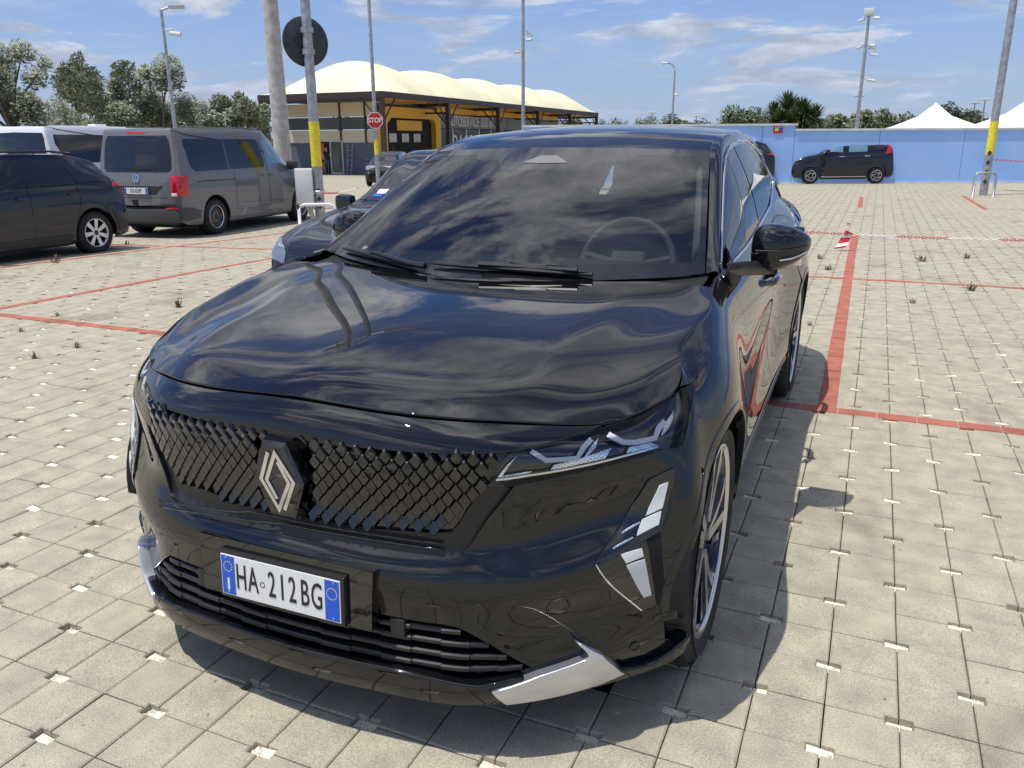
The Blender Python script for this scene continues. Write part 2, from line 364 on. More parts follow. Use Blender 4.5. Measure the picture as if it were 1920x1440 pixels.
# ================================================================== paving
GX, GY, GOX, GOY, GA = .1830, .1845, 1.2668, -.5087, -.0071
ca, sa = math.cos(GA), math.sin(GA)
def gw(a, b): return (a*ca-b*sa, a*sa+b*ca)
def smooth(a, b, x): t = min(max((x-a)/(b-a), 0), 1); return t*t*(3-2*t)
def zg(x, y):
    """ground height: flat, falling gently towards the garage far left"""
    d = .6*(y-x); return -(.13*smooth(6.5, 12, d)+.32*smooth(14, 38, d))*smooth(2.5, 7, -x)
def ghit(px, py):
    p = onZ(px, py)
    for _ in range(12): p = onZ(px, py, zg(p[0], p[1]))
    return p
def cellnoise(t, b, cols, grain=260., bump=.35):
    g = tn(t, 'ShaderNodeNewGeometry'); mp = tn(t, 'ShaderNodeMapping', vector_type='TEXTURE'); mp.inputs['Location'].default_value = (*gw(GOX, GOY), 0); mp.inputs['Rotation'].default_value = (0, 0, GA); mp.inputs['Scale'].default_value = (GX, GY, 1)
    t.links.new(g.outputs['Position'], mp.inputs[0])
    sn = tn(t, 'ShaderNodeVectorMath', operation='FLOOR'); t.links.new(mp.outputs[0], sn.inputs[0]); wn = tn(t, 'ShaderNodeTexWhiteNoise', noise_dimensions='2D'); t.links.new(sn.outputs[0], wn.inputs['Vector'])
    big = tn(t, 'ShaderNodeTexNoise', Scale=.55, Detail=5); t.links.new(g.outputs['Position'], big.inputs['Vector'])
    mid = tn(t, 'ShaderNodeTexNoise', Scale=9.0, Detail=6); t.links.new(g.outputs['Position'], mid.inputs['Vector'])
    fine = tn(t, 'ShaderNodeTexNoise', Scale=grain, Detail=3); t.links.new(g.outputs['Position'], fine.inputs['Vector'])
    def mixf(a, bb, f, op='MIX'):
        m = tn(t, 'ShaderNodeMixRGB', blend_type=op)
        for i, v in ((0, f), (1, a), (2, bb)):
            if isinstance(v, float): m.inputs[i].default_value = v
            elif isinstance(v, tuple): m.inputs[i].default_value = (*v, 1)
            else: t.links.new(v, m.inputs[i])
        return m.outputs[0]
    base = mixf(cols[0], cols[1], wn.outputs['Value']); base = mixf(base, cols[2], big.outputs[0])
    def ramp(v, lo, hi, c0, c1):
        r = tn(t, 'ShaderNodeValToRGB'); r.color_ramp.elements[0].position = lo; r.color_ramp.elements[1].position = hi; r.color_ramp.elements[0].color = (*c0, 1); r.color_ramp.elements[1].color = (*c1, 1); t.links.new(v, r.inputs[0]); return r.outputs[0]
    base = mixf(base, ramp(mid.outputs[0], .3, .7, (.80, .80, .80), (1.12, 1.10, 1.06)), 1., 'MULTIPLY')
    base = mixf(base, ramp(fine.outputs[0], .30, .62, (.62, .61, .60), (1.12, 1.12, 1.12)), 1., 'MULTIPLY')
    # dark stains of oil and rubber
    st = tn(t, 'ShaderNodeTexNoise', Scale=1.7, Detail=7); t.links.new(g.outputs['Position'], st.inputs['Vector'])
    base = mixf(base, ramp(st.outputs[0], .56, .70, (1, 1, 1), (.74, .73, .72)), 1., 'MULTIPLY')
    # small rust-brown spots and pale scuffs
    sp = tn(t, 'ShaderNodeTexNoise', Scale=26., Detail=3); t.links.new(g.outputs['Position'], sp.inputs['Vector'])
    base = mixf(base, ramp(sp.outputs[0], .70, .74, (1, 1, 1), (.58, .50, .42)), 1., 'MULTIPLY')
    t.links.new(base, b.inputs['Base Color'])
    bp = tn(t, 'ShaderNodeBump', Strength=bump, Distance=.0012); t.links.new(fine.outputs[0], bp.inputs['Height']); t.links.new(bp.outputs[0], b.inputs['Normal'])
    return g, base
M_PAVER = mat('concrete_paver', rough=.9, spec=.25, build=lambda t, b: cellnoise(t, b, ((.380, .348, .272), (.440, .406, .318), (.396, .362, .284))))
M_RED = mat('red_paver', rough=.9, spec=.25, build=lambda t, b: cellnoise(t, b, ((.36, .125, .088), (.44, .16, .115), (.40, .14, .10))))
def ground_far(t, b):
    g, base = cellnoise(t, b, ((.380, .348, .272), (.440, .406, .318), (.396, .362, .284)))
    # beyond the built pavers the joints and holes are too small to tell apart: drawn
    mp = tn(t, 'ShaderNodeMapping', vector_type='TEXTURE'); mp.inputs['Location'].default_value = (*gw(GOX, GOY), 0); mp.inputs['Rotation'].default_value = (0, 0, GA); mp.inputs['Scale'].default_value = (GX*4, GY*4, 1); t.links.new(g.outputs['Position'], mp.inputs[0])
    br = tn(t, 'ShaderNodeTexBrick', Scale=4.0); br.offset = 0; br.inputs['Mortar Size'].default_value = .012; br.inputs['Brick Width'].default_value = 1; br.inputs['Row Height'].default_value = 1
    br.inputs['Color1'].default_value = br.inputs['Color2'].default_value = (1, 1, 1, 1); br.inputs['Mortar'].default_value = (.35, .34, .32, 1); t.links.new(mp.outputs[0], br.inputs['Vector'])
    m = tn(t, 'ShaderNodeMixRGB', blend_type='MULTIPLY'); m.inputs[0].default_value = 1; t.links.new(base, m.inputs[1]); t.links.new(br.outputs[0], m.inputs[2]); t.links.new(m.outputs[0], b.inputs['Base Color'])
M_FAR = mat('paving_far', rough=.9, spec=.25, build=ground_far)
M_BED = mat('joint_sand', rough=1, spec=.1, build=noisy((.05, .045, .038), (.11, .10, .085), 60, 5))
M_GRAV = mat('white_gravel', rough=.9, spec=.3, build=noisy((.58, .54, .43), (.86, .82, .70), 140, 3, lo=.3, hi=.7))
def visible(x, y, z=0, pad=850):
    d = np.array([x, y, z])-CAM; w = d@CF
    if w < .25: return False
    u = 960+FPX*(d@CR)/w; v = 720-FPX*(d@CU)/w
    return -pad-200/w < u < 1920+pad+200/w and v < 1440+pad+300/w
pave = thing('pavement', '', ''); del pave['label']; del pave['category']; pave['kind'] = 'structure'
# notched paver outline; par 0: holes at (0,0) and (1,1) corners, par 1: at (1,0) and (0,1)
def paver_geo(par, full):
    gx, gy = GX, GY; j = .0016; a, bq = .034, .019; c = .0042
    def corner(cx_, cy_, dx, dy, notch):
        if notch: return [(cx_+dx*a, cy_+dy*j), (cx_+dx*a, cy_+dy*bq), (cx_+dx*j, cy_+dy*bq)]
        return [(cx_+dx*j, cy_+dy*j)]
    n00 = par == 0
    P = []
    q = corner(0, 0, 1, 1, n00); P += q[::-1]            # ends on the bottom edge
    q = corner(gx, 0, -1, 1, not n00); P += q
    q = corner(gx, gy, -1, -1, n00); P += q[::-1]
    q = corner(0, gy, 1, -1, not n00); P += q
    n = len(P); cxm, cym = gx/2, gy/2
    def inset(p, d):
        return (p[0]+math.copysign(d, cxm-p[0]), p[1]+math.copysign(d, cym-p[1]))
    V = [(*inset(p, c), 0) for p in P]+[(*p, -.0035) for p in P]+[(*p, -.035) for p in P]
    F = [tuple(range(n))]+[(n+i, n+(i+1) % n, (i+1) % n, i) for i in range(n)]+[(2*n+i, 2*n+(i+1) % n, n+(i+1) % n, n+i) for i in range(n)]
    if not full: F = F[:1+n]+F[1+n:]
    return V, F
PG = [paver_geo(0, True), paver_geo(1, True)]
PM = []
for k in (0, 1):
    me = bpy.data.meshes.new('paver'); me.from_pydata(PG[k][0], [], PG[k][1]); me.materials.append(M_PAVER); me.update(); PM.append(me)
cells = []
for i in range(-104, 64):
    for jj in range(-12, 190):
        x, y = gw(GOX+(i+.5)*GX, GOY+(jj+.5)*GY)
        if not visible(x, y): continue
        D = depth_of((x, y, 0))
        if x < -3.4 and math.hypot(x-1.2, y+2.3) > 21: continue
        if -.75 < x < .75 and -.55 < y < 3.4: continue
        cells.append((D, i, jj, x, y))
cells.sort()
SV = []; SF = []; nb = 0; near = 0
for D, i, jj, x, y in cells:
    par = (i+jj) % 2; ox_, oy_ = GOX+i*GX, GOY+jj*GY; dz = random.uniform(-.0016, .0010); tx_, ty_ = random.uniform(-.006, .006), random.uniform(-.006, .006)
    u = 960+FPX*((np.array([x, y, 0])-CAM)@CR)/D; v = 720-FPX*((np.array([x, y, 0])-CAM)@CU)/D
    if near < 300 and -30 < u < 1950 and v < 1470 and not (300 < u < 1200 and v < 1190):
        o = bpy.data.objects.new('paver', PM[par]); wx, wy = gw(ox_, oy_); o.location = (wx, wy, dz); o.rotation_euler = (tx_, ty_, GA+random.uniform(-.004, .004)); link(o, pave); near += 1; continue
    V, F = PG[par]
    if D > 8: F = F[:1+len(V)//3]; V = V[:2*len(V)//3]
    for p in V: wx, wy = gw(ox_+p[0], oy_+p[1]); SV.append((wx, wy, p[2]+dz+zg(wx, wy)+tx_*(p[1]-GY/2)+ty_*(p[0]-GX/2)))
    SF += [tuple(nb+k for k in f) for f in F]; nb += len(V)
o = meshobj('paver_field', SV, SF, M_PAVER, pave); o['kind'] = 'stuff'
# gravel in the drainage holes: loose chips near, a rough bed farther
bm_v = []; bm_f = []; nb = 0; seen = set()
OCT = [(1, 0, 0), (-1, 0, 0), (0, 1, 0), (0, -1, 0), (0, 0, 1)]; OCF = [(0, 2, 4), (2, 1, 4), (1, 3, 4), (3, 0, 4)]
for D, i, jj, x, y in cells:
    for (a, b) in ((i, jj), (i+1, jj), (i, jj+1), (i+1, jj+1)):
        if (a+b) % 2 or (a, b) in seen: continue
        seen.add((a, b)); fill = random.uniform(-.012, -.002) if D > 3.2 else random.uniform(-.020, -.010)
        n = 46 if D < 3 else (16 if D < 6 else 0)
        tilt = random.uniform(-.004, .004)
        q = [(-.033, -.018), (.033, -.018), (.033, .018), (-.033, .018)]
        for p in q: wx, wy = gw(GOX+a*GX+p[0], GOY+b*GY+p[1]); bm_v.append((wx, wy, fill-.003+tilt*p[0]/.03+zg(wx, wy)))
        bm_f.append((nb, nb+1, nb+2, nb+3)); nb += 4
        for _ in range(n):
            r = random.uniform(.0022, .0052); px_, py_ = random.uniform(-.031, .031), random.uniform(-.016, .016); an = random.uniform(0, 6.28); c_, s_ = math.cos(an), math.sin(an)
            wx, wy = gw(GOX+a*GX+px_, GOY+b*GY+py_)
            for p in OCT:
                bm_v.append((wx+(p[0]*c_-p[1]*s_)*r*random.uniform(.7, 1.3), wy+(p[0]*s_+p[1]*c_)*r*random.uniform(.7, 1.3), fill-.003+p[2]*r*random.uniform(.5, 1.2)))
            bm_f += [tuple(nb+k for k in f) for f in OCF]; nb += 5
o = meshobj('gravel_fill', bm_v, bm_f, M_GRAV, pave); o['kind'] = 'stuff'
# red border bricks laid in the paving, one object each
rm = MB(); rm.bbox((-.05, -.0975, -.03), (.05, .0975, .0035), .003); RB = rm.build('red_brick', M_RED, pave); RB.data.name = 'red_brick'
first_red = [RB]
def redline(x0, y0, x1, y1):
    L = math.hypot(x1-x0, y1-y0); n = int(L/.2); an = math.atan2(y1-y0, x1-x0)-math.pi/2
    for k in range(n):
        t = (k+.5)/n; x, y = x0+(x1-x0)*t, y0+(y1-y0)*t
        if not visible(x, y, 0, 60) or (-.7 < x < .7 and 0 < y < 3.4): continue
        if first_red: o = first_red.pop()
        else: o = bpy.data.objects.new('red_brick', RB.data); link(o, pave)
        o.location = (x, y, zg(x, y)+random.uniform(-.0012, .0012)); o.rotation_euler = (0, 0, an+random.uniform(-.006, .006))
redline(1.14, 2.37, 1.10, 12.2); redline(-6.6, 2.36, 5.2, 2.29); redline(-12, 7.25, 6.5, 7.2)
redline(-6.10, 2.5, -5.98, 7.1); redline(-8.75, 4.3, -8.6, 11.0); redline(1.09, 17.9, 1.07, 21.8); redline(3.63, 18.2, 3.6, 23.0)
# base sheet under the pavers, reaching the horizon
gv = []; gf = []; xs = list(np.linspace(-16, 10, 66))+[]; 
XS = [-900, -300, -120, -80, -60]+list(np.linspace(-50, 30, 81))+[60, 120, 300, 900]; YS = [-60, -20, -8]+list(np.linspace(-5, 70, 76))+[90, 150, 300, 900, 1500]
def sheetz(x, y):
    near_ = visible(x, y, 0, 850) and -17.6 < x < 12.9 and -2.6 < y < 34.4 and not (x < -3.0 and math.hypot(x-1.2, y+2.3) > 20.7)
    return zg(x, y)-(.034 if near_ else .003)
for x in XS:
    for y in YS: gv.append((x, y, sheetz(x, y)))
ny = len(YS)
for i in range(len(XS)-1):
    for j in range(ny-1): gf.append((i*ny+j, (i+1)*ny+j, (i+1)*ny+j+1, i*ny+j+1))
o = meshobj('ground', gv, gf, [M_FAR, M_BED], None); o['kind'] = 'structure'
for p in o.data.polygons:
    c = p.center
    if all(o.data.vertices[k].co.z < zg(o.data.vertices[k].co.x, o.data.vertices[k].co.y)-.02 for k in p.vertices): p.material_index = 1
# ================================================================== the black SUV in front
M_BLK = paint('black_metallic_paint', (.0042, .0048, .0062), rough=.30, dust=.55)
M_GLOSSBLK = mat('gloss_black_plastic', (.005, .005, .006), .03, 0, .8)
M_SATBLK = mat('satin_black_plastic', (.016, .016, .017), .38, 0, 0)
M_MATBLK = mat('matt_black', (.010, .010, .011), .7, 0, 0, .3)
M_SEAL = mat('rubber_seal', (.008, .008, .008), .45)
M_SILVER = mat('satin_silver', (.62, .64, .68), .28, .85, .3)
M_CHROME = mat('chrome', (.75, .75, .76), .10, 1)
M_WSGLASS = glassmat('windscreen_glass', (.50, .55, .54), 1.85)
M_SIDEGLASS = glassmat('side_glass', (.16, .18, .18), 1.75)
M_LENS = glassmat('lamp_lens', (.93, .95, .96), 1.42)
M_DRL = mat('white_light_guide', (.92, .93, .94), .22, 0, .5)
M_FROST = mat('frosted_lamp', (.62, .64, .66), .35, 0, .6)
def prism_tex(t, b):
    co = tn(t, 'ShaderNodeTexCoord'); mp = tn(t, 'ShaderNodeMapping'); mp.inputs['Scale'].default_value = (170, 170, 170); mp.inputs['Rotation'].default_value = (.3, .78, .4); t.links.new(co.outputs['Object'], mp.inputs[0])
    ck = tn(t, 'ShaderNodeTexChecker', Scale=1.0); ck.inputs[1].default_value = (.95, .96, .97, 1); ck.inputs[2].default_value = (.55, .57, .6, 1); t.links.new(mp.outputs[0], ck.inputs[0]); t.links.new(ck.outputs[0], b.inputs['Base Color'])
M_PRISM = mat('prismatic_reflector', (.7, .72, .75), .18, .8, build=prism_tex)
M_TYRE = mat('tyre_rubber', (.018, .018, .018), .72, 0, 0, .3, build=noisy((.014, .014, .014), (.034, .032, .030), 18, 6))
M_CUT = mat('diamond_cut_alloy', (.60, .60, .60), .22, .9)
M_RIMBLK = mat('gloss_black_rim', (.008, .008, .009), .12, 0, .5)
CAR = thing('black_suv', 'glossy black coupe SUV with diamond-pattern grille filling the foreground', 'car', (0, 0, 0))
AX_F, AX_R, WR, WXO = -.205, 2.533, .362, .918      # axles, wheel radius, outer face
# ---- body sleeve: columns from nose centre round the front corner along the left side to the tail
SL = [
 [(0,-.857,.866),(0,-.905,.785),(0,-.905,.59),(0,-.915,.535),(0,-.945,.488),(0,-.945,.42),(0,-.935,.33),(0,-.940,.225),(0,-.93,.165)],
 [(.25,-.836,.853),(.25,-.889,.775),(.25,-.888,.587),(.25,-.898,.53),(.25,-.928,.483),(.25,-.928,.415),(.25,-.92,.33),(.25,-.926,.225),(.25,-.915,.165)],
 [(.465,-.776,.842),(.48,-.838,.765),(.475,-.838,.60),(.475,-.85,.535),(.475,-.878,.478),(.475,-.882,.41),(.47,-.88,.33),(.47,-.888,.225),(.46,-.88,.165)],
 [(.64,-.681,.826),(.645,-.735,.765),(.64,-.745,.66),(.630,-.748,.575),(.642,-.792,.478),(.636,-.785,.40),(.628,-.782,.32),(.63,-.80,.235),(.62,-.79,.17)],
 [(.755,-.582,.826),(.775,-.625,.78),(.785,-.635,.70),(.772,-.640,.61),(.772,-.690,.50),(.762,-.685,.40),(.755,-.690,.32),(.75,-.705,.25),(.74,-.69,.18)],
 [(.843,-.42,.868),(.874,-.475,.80),(.893,-.52,.715),(.908,-.55,.62),(.912,-.565,.52),(.906,-.575,.42),(.896,-.585,.34),(.885,-.59,.275),(.868,-.58,.20)],
 [(.828,-.345,.912),(.885,-.39,.83),(.918,-.42,.73),(.935,-.45,.63),(.942,-.475,.53),(.942,-.49,.44),(.938,-.5,.36),(.93,-.505,.30),(.92,-.50,.24)],
 [(.823,-.21,.948),(.88,-.205,.905),(.925,-.205,.84),(.950,-.205,.77),(.957,-.205,.68),(.957,-.205,.56),(.952,-.205,.45),(.945,-.205,.34),(.935,-.205,.26)],
 [(.832,.05,.992),(.868,.08,.95),(.9,.1,.88),(.925,.11,.79),(.945,.12,.68),(.95,.12,.56),(.945,.12,.45),(.935,.12,.34),(.92,.12,.26)],
 [(.805,.28,1.03),(.845,.36,.975),(.875,.42,.89),(.893,.42,.79),(.905,.42,.68),(.905,.42,.56),(.91,.42,.45),(.915,.42,.34),(.90,.42,.26)],
 [(.80,.95,1.05),(.842,.95,.975),(.868,.95,.88),(.88,.95,.78),(.875,.95,.67),(.872,.95,.55),(.888,.95,.44),(.908,.95,.33),(.895,.95,.25)],
 [(.775,1.6,1.088),(.828,1.6,1.0),(.858,1.6,.89),(.872,1.6,.78),(.868,1.6,.67),(.866,1.6,.55),(.882,1.6,.44),(.905,1.6,.33),(.89,1.6,.25)],
 [(.757,2.1,1.12),(.818,2.1,1.04),(.865,2.1,.95),(.90,2.1,.83),(.915,2.1,.7),(.915,2.1,.56),(.915,2.1,.45),(.915,2.1,.34),(.9,2.1,.26)],
 [(.745,2.53,1.132),(.825,2.53,1.06),(.885,2.53,.97),(.93,2.53,.85),(.952,2.53,.74),(.955,2.53,.6),(.95,2.53,.48),(.945,2.53,.36),(.93,2.53,.28)],
 [(.735,2.95,1.122),(.81,2.95,1.06),(.87,2.95,.97),(.91,2.95,.85),(.93,2.95,.73),(.935,2.95,.6),(.93,2.95,.48),(.92,2.95,.38),(.9,2.95,.3)],
 [(.70,3.4,1.085),(.77,3.4,1.04),(.82,3.4,.96),(.85,3.4,.85),(.86,3.4,.73),(.87,3.42,.6),(.87,3.44,.48),(.86,3.42,.38),(.84,3.38,.3)],
 [(.48,3.62,1.06),(.52,3.65,1.0),(.56,3.66,.94),(.58,3.66,.85),(.58,3.66,.73),(.58,3.72,.6),(.58,3.74,.48),(.57,3.72,.38),(.55,3.66,.3)],
 [(0,3.70,1.05),(0,3.74,1.0),(0,3.74,.93),(0,3.74,.85),(0,3.73,.73),(0,3.80,.6),(0,3.82,.48),(0,3.80,.38),(0,3.72,.3)]]
S = Surf(SL, sym=True, res=10, c2=True)
FLIP = bool(np.dot(S.nrm([.5], [4.])[0], (0, -1, 0)) < 0)
def side(pts):   # (y, z) seen from the left
    return [S.cast((3, y, z), (-1, 0, 0)) for y, z in pts]
def front(pts):  # (x, z) seen from the front
    return [S.cast((x, -3, z), (0, 1, 0)) for x, z in pts]
def arc(yc, zc, r, a0, a1, n=18): return [(yc+r*math.cos(math.radians(a0+(a1-a0)*k/n)), zc+r*math.sin(math.radians(a0+(a1-a0)*k/n))) for k in range(n+1)]
KW = dict(flip=FLIP)
# ---- hood
HOOD = [
 [(0,-.852,.873),(0,-.765,.909),(0,-.665,.930),(0,-.54,.948),(0,-.39,.967),(0,-.205,.985),(0,-.03,.998),(0,.13,1.006)],
 [(.2,-.84,.863),(.2,-.75,.902),(.2,-.65,.924),(.2,-.53,.943),(.2,-.38,.963),(.2,-.2,.982),(.2,-.02,.997),(.2,.15,1.007)],
 [(.38,-.807,.8535),(.385,-.72,.894),(.39,-.62,.917),(.40,-.5,.937),(.41,-.36,.957),(.42,-.18,.9775),(.42,.0,.995),(.40,.20,1.010)],
 [(.485,-.766,.8465),(.49,-.685,.888),(.50,-.59,.912),(.51,-.48,.9325),(.525,-.35,.951),(.535,-.175,.9745),(.54,.01,.9955),(.52,.23,1.012)],
 [(.545,-.736,.8415),(.553,-.655,.880),(.565,-.56,.9055),(.576,-.455,.9265),(.592,-.335,.944),(.605,-.17,.9685),(.61,.02,.993),(.60,.255,1.013)],
 [(.63,-.688,.832),(.645,-.61,.8655),(.664,-.508,.893),(.680,-.400,.9195),(.695,-.275,.9435),(.703,-.115,.9685),(.703,.05,.9915),(.69,.235,1.013)],
 [(.700,-.636,.8235),(.733,-.563,.853),(.768,-.458,.888),(.788,-.345,.921),(.80,-.22,.950),(.807,-.07,.976),(.80,.08,.997),(.775,.205,1.017)],
 [(.722,-.616,.818),(.788,-.543,.843),(.838,-.424,.870),(.826,-.335,.917),(.8200,-.215,.9465),(.834,-.07,.974),(.829,.06,.994),(.80,.18,1.017)]]
SH = Surf(HOOD, sym=True, res=8, c2=True)
nv = len(HOOD[0])-1; nu = len(HOOD)-1
E_ = .012
patch('hood', SH, [(0, E_), (nu-E_, E_), (nu-E_, nv), (0, nv)], M_BLK, CAR, 'join', h=.022, thick=.016, rnd=.004, flip=bool(SH.nrm([1.], [2.])[0][2] < 0))
# ---- nose strip above the grille
strip_low = [(1128,797.5),(1066.7,818),(1016.7,833),(975,841),(940,846.5),(900,848.5),(853,849.5),(806.7,847.5),(740,844),(690,839),(640,842-6),(600,830.5),(560,823)]
low = S.px(strip_low)
v0n = [(u, .06) for u in (0, .5, 1, 1.5, 2, 2.5, 3, 3.3, 3.55)]
patch('nose_panel', S, v0n+low+[(0, low[-1][1]+.0)], M_BLK, CAR, 'join', h=.02, thick=.02, rnd=.004, **KW)
# ---- grille: dark backing and one lozenge after another
gr_edge = [(955,848),(935,880),(912,917),(890,945),(873,966),(860,988),(845,1004)]
gr_bot = [(805,1005),(766,1003),(700,998),(626.7,986.7),(585,979)]
ge = S.px(gr_edge); gb = S.px(gr_bot); vt = low[-1][1]-.1; vb = gb[-1][1]+.02
gloop = [(0, vt)]+[(u, v-.12) for u, v in reversed(low[3:])]+ge+gb+[(0, vb)]
patch('grille_backing', S, gloop, M_GLOSSBLK, CAR, 'join', off=-.022, h=.03, thick=0, **KW)
def dia(w, hgt, d):
    """bevelled lozenge plate with clipped top and bottom, a light tick on the lower tip"""
    c = .16
    def ring(k, z): return [(-w*c*k, hgt*k*.94, z), (w*c*k, hgt*k*.94, z), (w*k, 0, z), (w*c*k, -hgt*k*.94, z), (-w*c*k, -hgt*k*.94, z), (-w*k, 0, z)]
    V = ring(1.0, -.012)+ring(1.0, d*.4)+ring(.88, d)+[(0, 0, d*.98)]
    F = []; MI = []
    for r in (0, 1):
        for i in range(6): F.append((r*6+i, r*6+6+i, r*6+6+(i+1) % 6, r*6+(i+1) % 6)); MI.append(0)
    for i in range(6): F.append((12+i, 18, 12+(i+1) % 6)); MI.append(0)
    F = [tuple(reversed(f)) for f in F]
    b = len(V); V += [(-w*.20, -hgt*.98, d*.9), (w*.20, -hgt*.98, d*.9), (w*.17, -hgt*1.15, d*.3), (-w*.17, -hgt*1.15, d*.3)]; F.append((b+3, b+2, b+1, b)); MI.append(1)
    return V, F, MI
GW, GH = .0365, .0404
LV, LF, LMI = dia(.0160, .0196, .0075)
lme = bpy.data.meshes.new('grille_lozenge'); lme.from_pydata(LV, [], LF); lme.materials.append(M_GLOSSBLK); lme.materials.append(M_CHROME); lme.polygons.foreach_set('material_index', LMI); lme.update()
gl_poly = np.array(gloop); cnt = 0
for row in range(-1, 13):
    for colm in range(0, 20):
        for hf in (0, 1):
            x = colm*GW+(GW/2 if hf else 0); z = .795-row*GH*1.0-(GH/2 if hf else 0)
            if x > .62: continue
            u, v = S.cast((x, -3, z), (0, 1, 0)); z2 = z-.10*x*x
            u, v = S.cast((x, -3, z2), (0, 1, 0))
            tst = [S.cast((x, -3, z2+dz), (0, 1, 0)) for dz in (.021, -.017)]
            if not inpoly(np.array([(max(u, .001), v)]+[(max(a, .001), b) for a, b in tst]), gloop).all(): continue
            if x < .078 and abs(z2-.685) < .102-.35*x: continue
            p = Vector(S.ev([u], [v])[0]); n = Vector(S.nrm([u], [v])[0])*(-1 if FLIP else 1)
            n.z = -.30+.62*(.795-z2)/.20; n.normalize()
            up = Vector((0, 0, 1)); X = up.cross(n).normalized(); Y = n.cross(X)
            for sg in ((1, -1) if x > .001 else (1,)):
                Xs, Ys, ns, ps = [Vector((q.x*sg, q.y, q.z)) for q in (X, Y, n, p)]
                if sg < 0: Xs = -Xs
                o = bpy.data.objects.new('grille_lozenge', lme); link(o, CAR); k = random.uniform(.98, 1.02)
                o.matrix_local = Matrix(((Xs.x*k, Ys.x*k, ns.x, ps.x-ns.x*.004), (Xs.y*k, Ys.y*k, ns.y, ps.y-ns.y*.004), (Xs.z*k, Ys.z*k, ns.z, ps.z-ns.z*.004), (0, 0, 0, 1))); cnt += 1
print('lozenges', cnt)
# chin under the grille and the mouth surround
chin = S.px([(585,979),(626.7,986.7),(700,998),(766,1003),(845,1004),(860,988),(873,966),(912,917),(930,905),(957,921),(917,973),(897,1002),(875,1033),(858,1047),(833,1051),(770,1049),(700,1041),(640,1027),(600,1018)])
patch('mouth_surround', S, [(0, vb)]+chin+[(0, chin[-1][1])], M_SATBLK, CAR, 'join', off=-.013, h=.03, thick=.02, **KW)
m = MB()
for zz in (.562, .548):
    m.tube([(x, S.p(*S.cast((x, -3, zz-.03*x*x), (0, 1, 0))).y+.004, zz-.03*x*x) for x in np.linspace(-.40, .40, 33)], .003, 6)
m.build('chin_slat', M_GLOSSBLK, CAR, smooth=True)
# ---- emblem
eo = Vector((0, -.925, .683)); Mx = Matrix.Translation(eo) @ Matrix.Rotation(math.radians(90+3), 4, 'X')     # local x right, y up, z out of the nose
def hexa(w, hgt, c, z): return [(-c, hgt, z), (c, hgt, z), (w, 0, z), (c, -hgt, z), (-c, -hgt, z), (-w, 0, z)]
m = MB(); r0, r1, r2 = hexa(.076, .103, .036, -.03), hexa(.074, .100, .035, .006), hexa(.066, .092, .031, .013)
V = [Mx @ Vector(p) for p in r0+r1+r2]; F = []
for r in (0, 1):
    for i in range(6): F.append((r*6+(i+1) % 6, r*6+6+(i+1) % 6, r*6+6+i, r*6+i))
F.append((17, 16, 15, 14, 13, 12)); m.add(V, [tuple(reversed(f)) for f in F]); emb = m.build('emblem_plate', M_GLOSSBLK, CAR)
def strokes(name, lines, w, z0, z1, mm, parent, M):
    b = MB()
    for ln in lines:
        P = [np.array(p) for p in ln]; L = []; R = []
        for i, p in enumerate(P):
            if 0 < i < len(P)-1:
                a = (p-P[i-1])/np.linalg.norm(p-P[i-1]); c = (P[i+1]-p)/np.linalg.norm(P[i+1]-p); na = np.array([-a[1], a[0]]); nc = np.array([-c[1], c[0]]); nm = na+nc; nm = nm/np.dot(nm, na)
            else:
                a = (P[1]-P[0]) if i == 0 else (P[-1]-P[-2]); a = a/np.linalg.norm(a); nm = np.array([-a[1], a[0]])
            L.append(p+nm*w); R.append(p-nm*w)
        for i in range(len(P)-1):
            q = [L[i], L[i+1], R[i+1], R[i]]
            b.prism([M @ Vector((k[0], k[1], z0)) for k in q], M.to_3x3() @ Vector((0, 0, z1-z0)))
    return b.build(name, mm, parent)
strokes('emblem_strip', [[(-.0140,.074),(-.045,.0),(-.0028,-.075),(.0370,.0),(.011,.052)]], .0048, .012, .0165, M_CHROME, emb, Mx)
strokes('emblem_strip', [[(.0140,-.074),(.051,.004),(.0062,.074),(-.0286,.0),(-.0045,-.047)]], .0048, .012, .0165, M_CHROME, emb, Mx)
# ---- front bumper
mouth_in = [(600,1018),(640,1027),(700,1041),(770,1049),(833,1051),(858,1047),(875,1033),(897,1002),(917,973),(948,937),(962,918)]
lamp_bot = [(966,912),(1050,897),(1117,882),(1180,865),(1243,846),(1281,839)]
seam_low = [(1240,1213),(1205,1236),(1185,1246),(1172,1240),(1120,1208),(1050,1168),(1000,1141),(980,1137),(900,1130),(800,1120),(713,1108)]
SM = S.px(mouth_in); LB = S.px(lamp_bot); LW = S.px(seam_low)
a_fr = side(arc(AX_F, .362, .402, 128, 203, 14))
bump = [(0, SM[0][1])]+SM+LB+side([(-.47,.735)])+a_fr[1:]+LW+[(0, LW[-1][1])]
bum = patch('front_bumper', S, bump, M_BLK, CAR, 'join', h=.024, thick=.02, **KW)
